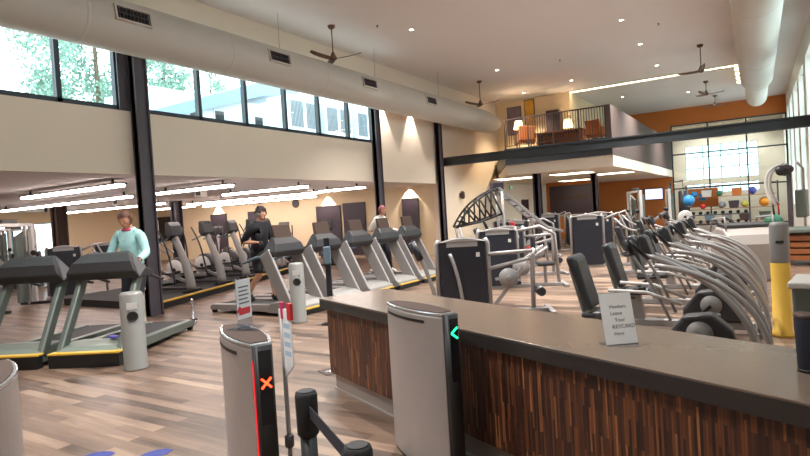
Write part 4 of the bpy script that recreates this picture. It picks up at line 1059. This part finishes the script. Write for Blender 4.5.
# ------------------------------------------------------------------ people
def grow(name, J, bones, root):
    """one continuous skinned surface from joints J {name: (pos, radius)}; returns (mesh, region of each face)"""
    names = list(J); idx = {n: i for i, n in enumerate(names)}
    me = bpy.data.meshes.new(name); me.from_pydata([J[n][0] for n in names], [(idx[a], idx[b]) for a, b in bones], [])
    o = bpy.data.objects.new(name, me); COL.objects.link(o)
    sk = o.modifiers.new('skin', 'SKIN'); sk.use_smooth_shade = True
    for i, n in enumerate(names):
        r = J[n][1]; v = me.skin_vertices[0].data[i]; v.radius = r if isinstance(r, tuple) else (r, r); v.use_root = (n == root)
    sub = o.modifiers.new('sub', 'SUBSURF'); sub.levels = 1; sub.render_levels = 1
    dg = bpy.context.evaluated_depsgraph_get(); dg.update()
    out = bpy.data.meshes.new_from_object(o.evaluated_get(dg)); bpy.data.objects.remove(o, do_unlink=True)
    def seg(p):
        best, bd = None, 1e9
        for a, b in bones:
            A, B = Vector(J[a][0]), Vector(J[b][0]); ab = B-A; t = max(0, min(1, (p-A).dot(ab)/max(ab.length_squared, 1e-9)))
            ra = J[a][1] if not isinstance(J[a][1], tuple) else sum(J[a][1])/2
            d = (p-A-ab*t).length - ra*.7
            if d < bd: bd, best = d, (a, b)
        return best
    reg = [seg(p.center) for p in out.polygons]
    return out, reg
def shell(name, me, faces, off, m, parent):
    """a garment: the chosen faces of the body pushed out along the normals, closed at its hems by thickness"""
    vs, fs, mp = [], [], {}
    for i in faces:
        f = []
        for v in me.polygons[i].vertices:
            if v not in mp: mp[v] = len(vs); vs.append(me.vertices[v].co + me.vertices[v].normal*off)
            f.append(mp[v])
        fs.append(f)
    g = bpy.data.meshes.new(name); g.from_pydata(vs, [], fs)
    for p in g.polygons: p.use_smooth = True
    g.materials.append(M[m]); o = bpy.data.objects.new(name, g); COL.objects.link(o); o.parent = parent
    so = o.modifiers.new('hem', 'SOLIDIFY'); so.thickness = .008; so.offset = 1
    return o
def person(c, rz, label, look, S=1.0, lean=.06, head_pitch=20, stride=.18, arms='rail', top='teal', sleeves='long', bottom='navy', legs='long', hair='hair_brown', shoes='shoe', hairstyle='short', build=1.0):
    e = empty('person', c, rz, label, 'person')
    B = build
    hipz, shz = .93, 1.42
    J = {'pelvis': ((0, 0, hipz), (.135*B, .15*B)), 'waist': ((lean*.3, 0, 1.08), (.115*B, .14*B)), 'chest': ((lean*.8, 0, 1.29), (.13*B, .165*B)),
         'collar': ((lean, 0, shz+.03), (.085, .11)), 'neck': ((lean+.02, 0, 1.52), .052)}
    hp = R(head_pitch); hc = Vector((lean+.05+.07*math.sin(hp), 0, 1.52+.13*math.cos(hp)))
    J['skull'] = ((hc.x-.01, 0, hc.z-.03), (.082, .074)); J['crown'] = ((hc.x-.02+.04*math.sin(hp), 0, hc.z+.05), (.07, .066))
    bones = [('pelvis', 'waist'), ('waist', 'chest'), ('chest', 'collar'), ('collar', 'neck'), ('neck', 'skull'), ('skull', 'crown')]
    for s, n in ((1, 'l'), (-1, 'r')):
        st = stride*s
        kn = (max(.02, st*.6)+.05, s*.1, .50); an = (st-.04*(s < 0), s*.1, .09 if s > 0 else .11)
        J['hip'+n] = ((0.0, s*.095, hipz-.08), .095*B); J['knee'+n] = (kn, .062*B); J['calf'+n] = (((kn[0]+an[0])/2-.015, s*.1, .34), .056*B)
        J['ankle'+n] = (an, .04); J['toe'+n] = ((an[0]+.16, s*.11, .035), .036); J['heel'+n] = ((an[0]-.04, s*.1, .04), .036)
        bones += [('pelvis', 'hip'+n), ('hip'+n, 'knee'+n), ('knee'+n, 'calf'+n), ('calf'+n, 'ankle'+n), ('ankle'+n, 'toe'+n), ('ankle'+n, 'heel'+n)]
        sx = lean; J['sho'+n] = ((sx, s*.185*B, shz-.02), .062*B)
        if arms == 'rail': el_, wr_ = (sx+.06, s*.27, 1.14), (sx+.30, s*.3, 1.07)
        else: el_, wr_ = (sx-.08+.12*s, s*.26, 1.14), (sx+.16+.1*s, s*.2, 1.13)
        J['elb'+n] = (el_, .044*B); J['wri'+n] = (wr_, .028)
        d = (Vector(wr_)-Vector(el_)).normalized(); pal = Vector(wr_)+d*.06
        J['palm'+n] = (tuple(pal), (.032, .018))
        bones += [('collar', 'sho'+n), ('sho'+n, 'elb'+n), ('elb'+n, 'wri'+n), ('wri'+n, 'palm'+n)]
        for k, (dy, ln) in enumerate(((-.03, .06), (-.01, .075), (.01, .07), (.03, .055))):
            k1 = pal + d*.035 + Vector((0, dy, 0)); k2 = k1 + d*ln*.55 + Vector((0, 0, -.012)); k3 = k2 + d*ln*.25 + Vector((0, 0, -.03))
            for q, (w, r_) in enumerate(((k1, .0095), (k2, .0085), (k3, .0075))): J['f%d%d%s' % (k, q, n)] = (tuple(w), r_)
            bones += [('palm'+n, 'f%d0%s' % (k, n)), ('f%d0%s' % (k, n), 'f%d1%s' % (k, n)), ('f%d1%s' % (k, n), 'f%d2%s' % (k, n))]
        t1 = Vector(wr_)+d*.03+Vector((0, -s*.035, .0)); t2 = t1 + d*.04+Vector((0, -s*.012, -.012))
        J['t0'+n] = (tuple(t1), .0105); J['t1'+n] = (tuple(t2), .009)
        bones += [('wri'+n, 't0'+n), ('t0'+n, 't1'+n)]
    me, reg = grow('body', J, bones, 'pelvis')
    # head details join the body mesh: nose, chin, ears, eyes
    bm = bmesh.new(); bm.from_mesh(me)
    rot = Matrix.Rotation(hp, 4, 'Y')
    def add(loc, r, sc, mi):
        n0 = len(bm.faces)
        bmesh.ops.create_uvsphere(bm, u_segments=14, v_segments=10, radius=r, matrix=Matrix.Translation(hc) @ rot @ Matrix.Translation(loc) @ Matrix.Diagonal((*sc, 1)))
        bm.faces.ensure_lookup_table()
        for f in bm.faces[n0:]: f.smooth = True; f.material_index = mi
    add((.0, 0, .0), .1, (.92, .76, 1.14), 0); add((.045, 0, -.06), .052, (.9, .9, .9), 0)
    add((.098, 0, -.01), .018, (1, .7, 1.5), 0); add((.088, 0, -.052), .02, (.5, 1.2, .35), 2)
    for s in (-1, 1):
        add((.082, s*.032, .02), .012, (.7, 1.2, .7), 1); add((-.0, s*.076, .0), .026, (.7, .35, 1.2), 0)
    bm.to_mesh(me); bm.free()
    me.materials.clear()
    for q in ('skin', 'black', 'pink'): me.materials.append(M[q])
    if True:
        body = bpy.data.objects.new('body', me); COL.objects.link(body); body.parent = e
    def faces(test): return [i for i, r_ in enumerate(reg) if test(r_, me.polygons[i].center)]
    arm = {'sho', 'elb'}
    def is_top(r_, c):
        b = r_[1]
        if b in ('waist', 'chest', 'collar') or b[:3] == 'sho': return c.z < shz+.09
        if b[:3] == 'elb' or (.97 < c.z < shz and abs(c.y) < .19): return True
        if b[:3] == 'wri': return sleeves == 'long'
        return r_ == ('pelvis', 'waist')
    def is_bot(r_, c):
        b = r_[1]
        if b[:3] == 'hip': return True
        if b[:4] == 'knee': return True if legs == 'long' else c.z > .56
        if b[:4] == 'calf' or b[:5] == 'ankle': return legs == 'long' and c.z > .12
        return c.z < .99 and c.z > .8
    shell('jacket' if sleeves == 'long' else 'shirt', me, faces(is_top), .012, top, e)
    shell('trousers' if legs == 'long' else 'shorts', me, faces(is_bot), .008, bottom, e)
    for q in 'lr': shell('shoe', me, faces(lambda r_, c: r_[1][-1] == q and (r_[1][:3] in ('toe', 'hee') or (r_[1][:5] == 'ankle' and c.z < .11))), .012, shoes, e)
    # hair: a cap over the skull, open at the face
    hb = bmesh.new()
    bmesh.ops.create_uvsphere(hb, u_segments=22, v_segments=14, radius=.108, matrix=Matrix.Diagonal((1.0, .86, 1.12, 1)))
    low = -.03 if hairstyle != 'bob' else -.085
    kill = [f for f in hb.faces if (f.calc_center_median().x > .035 and f.calc_center_median().z < .052) or f.calc_center_median().z < low]
    bmesh.ops.delete(hb, geom=kill, context='FACES')
    rnd = random.Random(3)
    for v in hb.verts: v.co *= 1+rnd.uniform(-.02, .05)
    if hairstyle == 'curly':
        for k in range(40):
            a, b_ = rnd.uniform(0, 2*PI), rnd.uniform(.05, 1.3)
            p = Vector((math.cos(a)*math.cos(b_)*.1-.012, math.sin(a)*math.cos(b_)*.09, math.sin(b_)*.115+.01))
            if p.x < .05 or p.z > .06: bmesh.ops.create_uvsphere(hb, u_segments=8, v_segments=6, radius=.03, matrix=Matrix.Translation(p))
    bmesh.ops.transform(hb, matrix=Matrix.Translation(hc) @ rot @ Matrix.Translation((-.008, 0, .012)), verts=hb.verts)
    for f in hb.faces: f.smooth = True
    hm = bpy.data.meshes.new('hair'); hb.to_mesh(hm); hb.free(); hm.materials.append(M[hair])
    ho = bpy.data.objects.new('hair', hm); COL.objects.link(ho); ho.parent = e
    e.scale = (S, S, S)
    return e, hc, rot
w, hc, rot = person((-8.0, 5.1, .19), tA, 'person in a pale teal jacket walking on the dark treadmill, looking down', None, 1.03, .07, 26, .16, 'rail', 'teal', 'long', 'navy', 'long', 'hair_brown', 'shoe', 'bob', .94)
MB().torus((.085, 0, 1.485), .072, .02, 'z', 20, 8).build('pink_collar', 'pink', w)
w, hc, rot = person((-8.22, 7.85, .19), 0, 'person in a black t-shirt with headphones on the first silver treadmill', None, 1.02, .05, 8, .24, 'swing', 'blackcloth', 'short', 'blackcloth', 'short', 'hair_dark', 'shoe', 'curly', 1.05)
m_ = MB()
for s in (-1, 1): m_.lathe([(.02, s*.092-.014), (.042, s*.092-.012), (.042, s*.092+.012), (.02, s*.092+.014)], n=16, axis='y')
m_.tube([(.0, .1*math.cos(a), .135*math.sin(a)) for a in [PI*i/14 for i in range(15)]], .009, 8)
hd = m_.build('headphones', 'grey', w); hd.matrix_local = Matrix.Translation(hc) @ rot
w, hc, rot = person((-8.45, 12.35, .19), 0, 'person in a white shirt with reddish hair on the last silver treadmill', None, 1.0, .05, 10, .2, 'swing', 'whitecloth', 'short', 'navy', 'long', 'hair_red', 'shoewhite', 'bob', 1.05)

# ------------------------------------------------------------------ outside the clerestory
struct('ground_outside', MB().box(-80, XA-.35, -30, 70, -.3, -.25).box(XR+.35, 40, -30, 70, -.3, -.25).box(XA-.35, XR+.35, 41.1, 70, -.3, -.25), 'lowroof')
def tree(c, h, cr, label, seed, dens=1300):
    e = empty('tree', c, 0, label, 'tree', 'trees beyond the clerestory windows'); rnd = random.Random(seed)
    tr = MB().tube([(0, 0, 0), (.1, .05, h*.4), (-.05, .1, h*.8), (0, 0, h)], .28, 10, r1=.04)
    for k in range(14):
        z = h*rnd.uniform(.35, .9); a = rnd.uniform(0, 2*PI); L_ = cr*rnd.uniform(.5, .9)*(1.15-z/h*.6)
        tr.tube([(0, 0, z), (math.cos(a)*L_*.5, math.sin(a)*L_*.5, z+.25), (math.cos(a)*L_, math.sin(a)*L_, z+.35)], .06, 6, r1=.015)
    tr.build('trunk', 'bark', e)
    b_ = bmesh.new(); cl = [(rnd.uniform(0, 2*PI), rnd.uniform(.25, 1.0), rnd.uniform(.3, 1.0)) for _ in range(46)]
    for i in range(dens):
        a, rr, zz = cl[i % 46]; R_ = cr*rr*(1.12-zz*.75)
        p = Vector((math.cos(a)*R_, math.sin(a)*R_, h*(.22+.8*zz))) + Vector((rnd.gauss(0, .3), rnd.gauss(0, .3), rnd.gauss(0, .3)))*cr*.32
        u = Vector((rnd.uniform(-1, 1), rnd.uniform(-1, 1), rnd.uniform(-1, 1))).normalized(); v = u.orthogonal().normalized(); s = rnd.uniform(.1, .22)
        q = [b_.verts.new(p+u*s), b_.verts.new(p+v*s*.55), b_.verts.new(p-u*s), b_.verts.new(p-v*s*.55)]; b_.faces.new(q)
    fm = bpy.data.meshes.new('foliage'); b_.to_mesh(fm); b_.free(); fm.materials.append(M['leaf_hazed']); fo = bpy.data.objects.new('foliage', fm); COL.objects.link(fo); fo.parent = e
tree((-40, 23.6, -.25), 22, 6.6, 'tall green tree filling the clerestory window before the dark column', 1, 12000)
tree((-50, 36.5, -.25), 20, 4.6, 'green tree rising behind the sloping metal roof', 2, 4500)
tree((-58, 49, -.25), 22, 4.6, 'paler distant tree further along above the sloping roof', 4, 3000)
e = empty('neighbour_building', (0, 0, -.25), 0, 'pale building with a sloping blue-grey roof outside the clerestory', 'building')
MB().box(-34, -29.2, 20.5, 31.8, 0, 10.2).build('wall', 'extwall', e)
MB().prism([(18.5, 8.1), (28.4, 11.6), (32.2, 12.0), (32.2, 11.2), (28.6, 10.7), (18.5, 7.5)], -35, -28.6, 'yz').build('roof', 'extroof', e)
for y in (23.3, 25.2, 28.6, 30.3):
    f_ = MB().box(-29.22, -29.14, y-.45, y+.45, 8.4, 9.4).build('window_frame', 'hvac', e); MB().box(-29.15, -29.13, y-.36, y+.36, 8.5, 9.3).build('pane', 'screen', f_)
e = empty('plant_room', (0, 0, -.25), 0, 'flat-roofed block carrying the louvred units outside the clerestory', 'building')
MB().box(-28.4, -24.2, 26.0, 37.5, 0, 7.3).build('wall', 'extwall', e); MB().box(-28.45, -24.0, 25.9, 37.7, 7.3, 7.48).build('parapet', 'hvac', e)
def hvac(y, label, w=2.9, h=2.2):
    e = empty('outside_air_unit', (-25.2, y, 7.24), 0, label, 'rooftop unit', 'louvred units on the neighbouring roof')
    MB().box(-.9, .9, -w/2, w/2, .1, h).build('casing', 'hvac', e, .02); MB().box(-.95, .95, -w/2-.05, w/2+.05, h, h+.12).build('lid', 'hvac', e)
    for s in (-1, 1):
        m_ = MB()
        for k in range(9): m_.box(.905, .93, s*w/4-w*.2+w*.4*k/9, s*w/4-w*.2+w*.4*k/9+.07, .35, h-.2)
        m_.build('louvre_slat', 'hvacdark', e)
    MB().box(-.8, .8, -w/2+.1, w/2-.1, 0, .1).build('curb', 'hvacdark', e)
hvac(27.9, 'louvred white unit on the neighbouring roof, first past the pale building'); hvac(31.4, 'louvred white unit in the middle of the neighbouring roof'); hvac(34.9, 'louvred white unit at the end of the neighbouring roof, by the last window')

# ------------------------------------------------------------------ daylight and view
wd = bpy.data.worlds.new('sky'); SC.world = wd; wd.use_nodes = True
nt = wd.node_tree; bg_ = nt.nodes['Background']
bg_.inputs['Color'].default_value = (.86, .95, 1.0, 1); bg_.inputs['Strength'].default_value = 6.5
SC.view_settings.view_transform = 'Standard'; SC.view_settings.look = 'None'; SC.view_settings.gamma = 1; SC.view_settings.use_curve_mapping = False
SC.view_settings.exposure = 0.15
SC.cycles.max_bounces = 8; SC.cycles.diffuse_bounces = 5; SC.cycles.transparent_max_bounces = 12
SC.cycles.sample_clamp_indirect = 6.0
SC.cycles.use_denoising = True
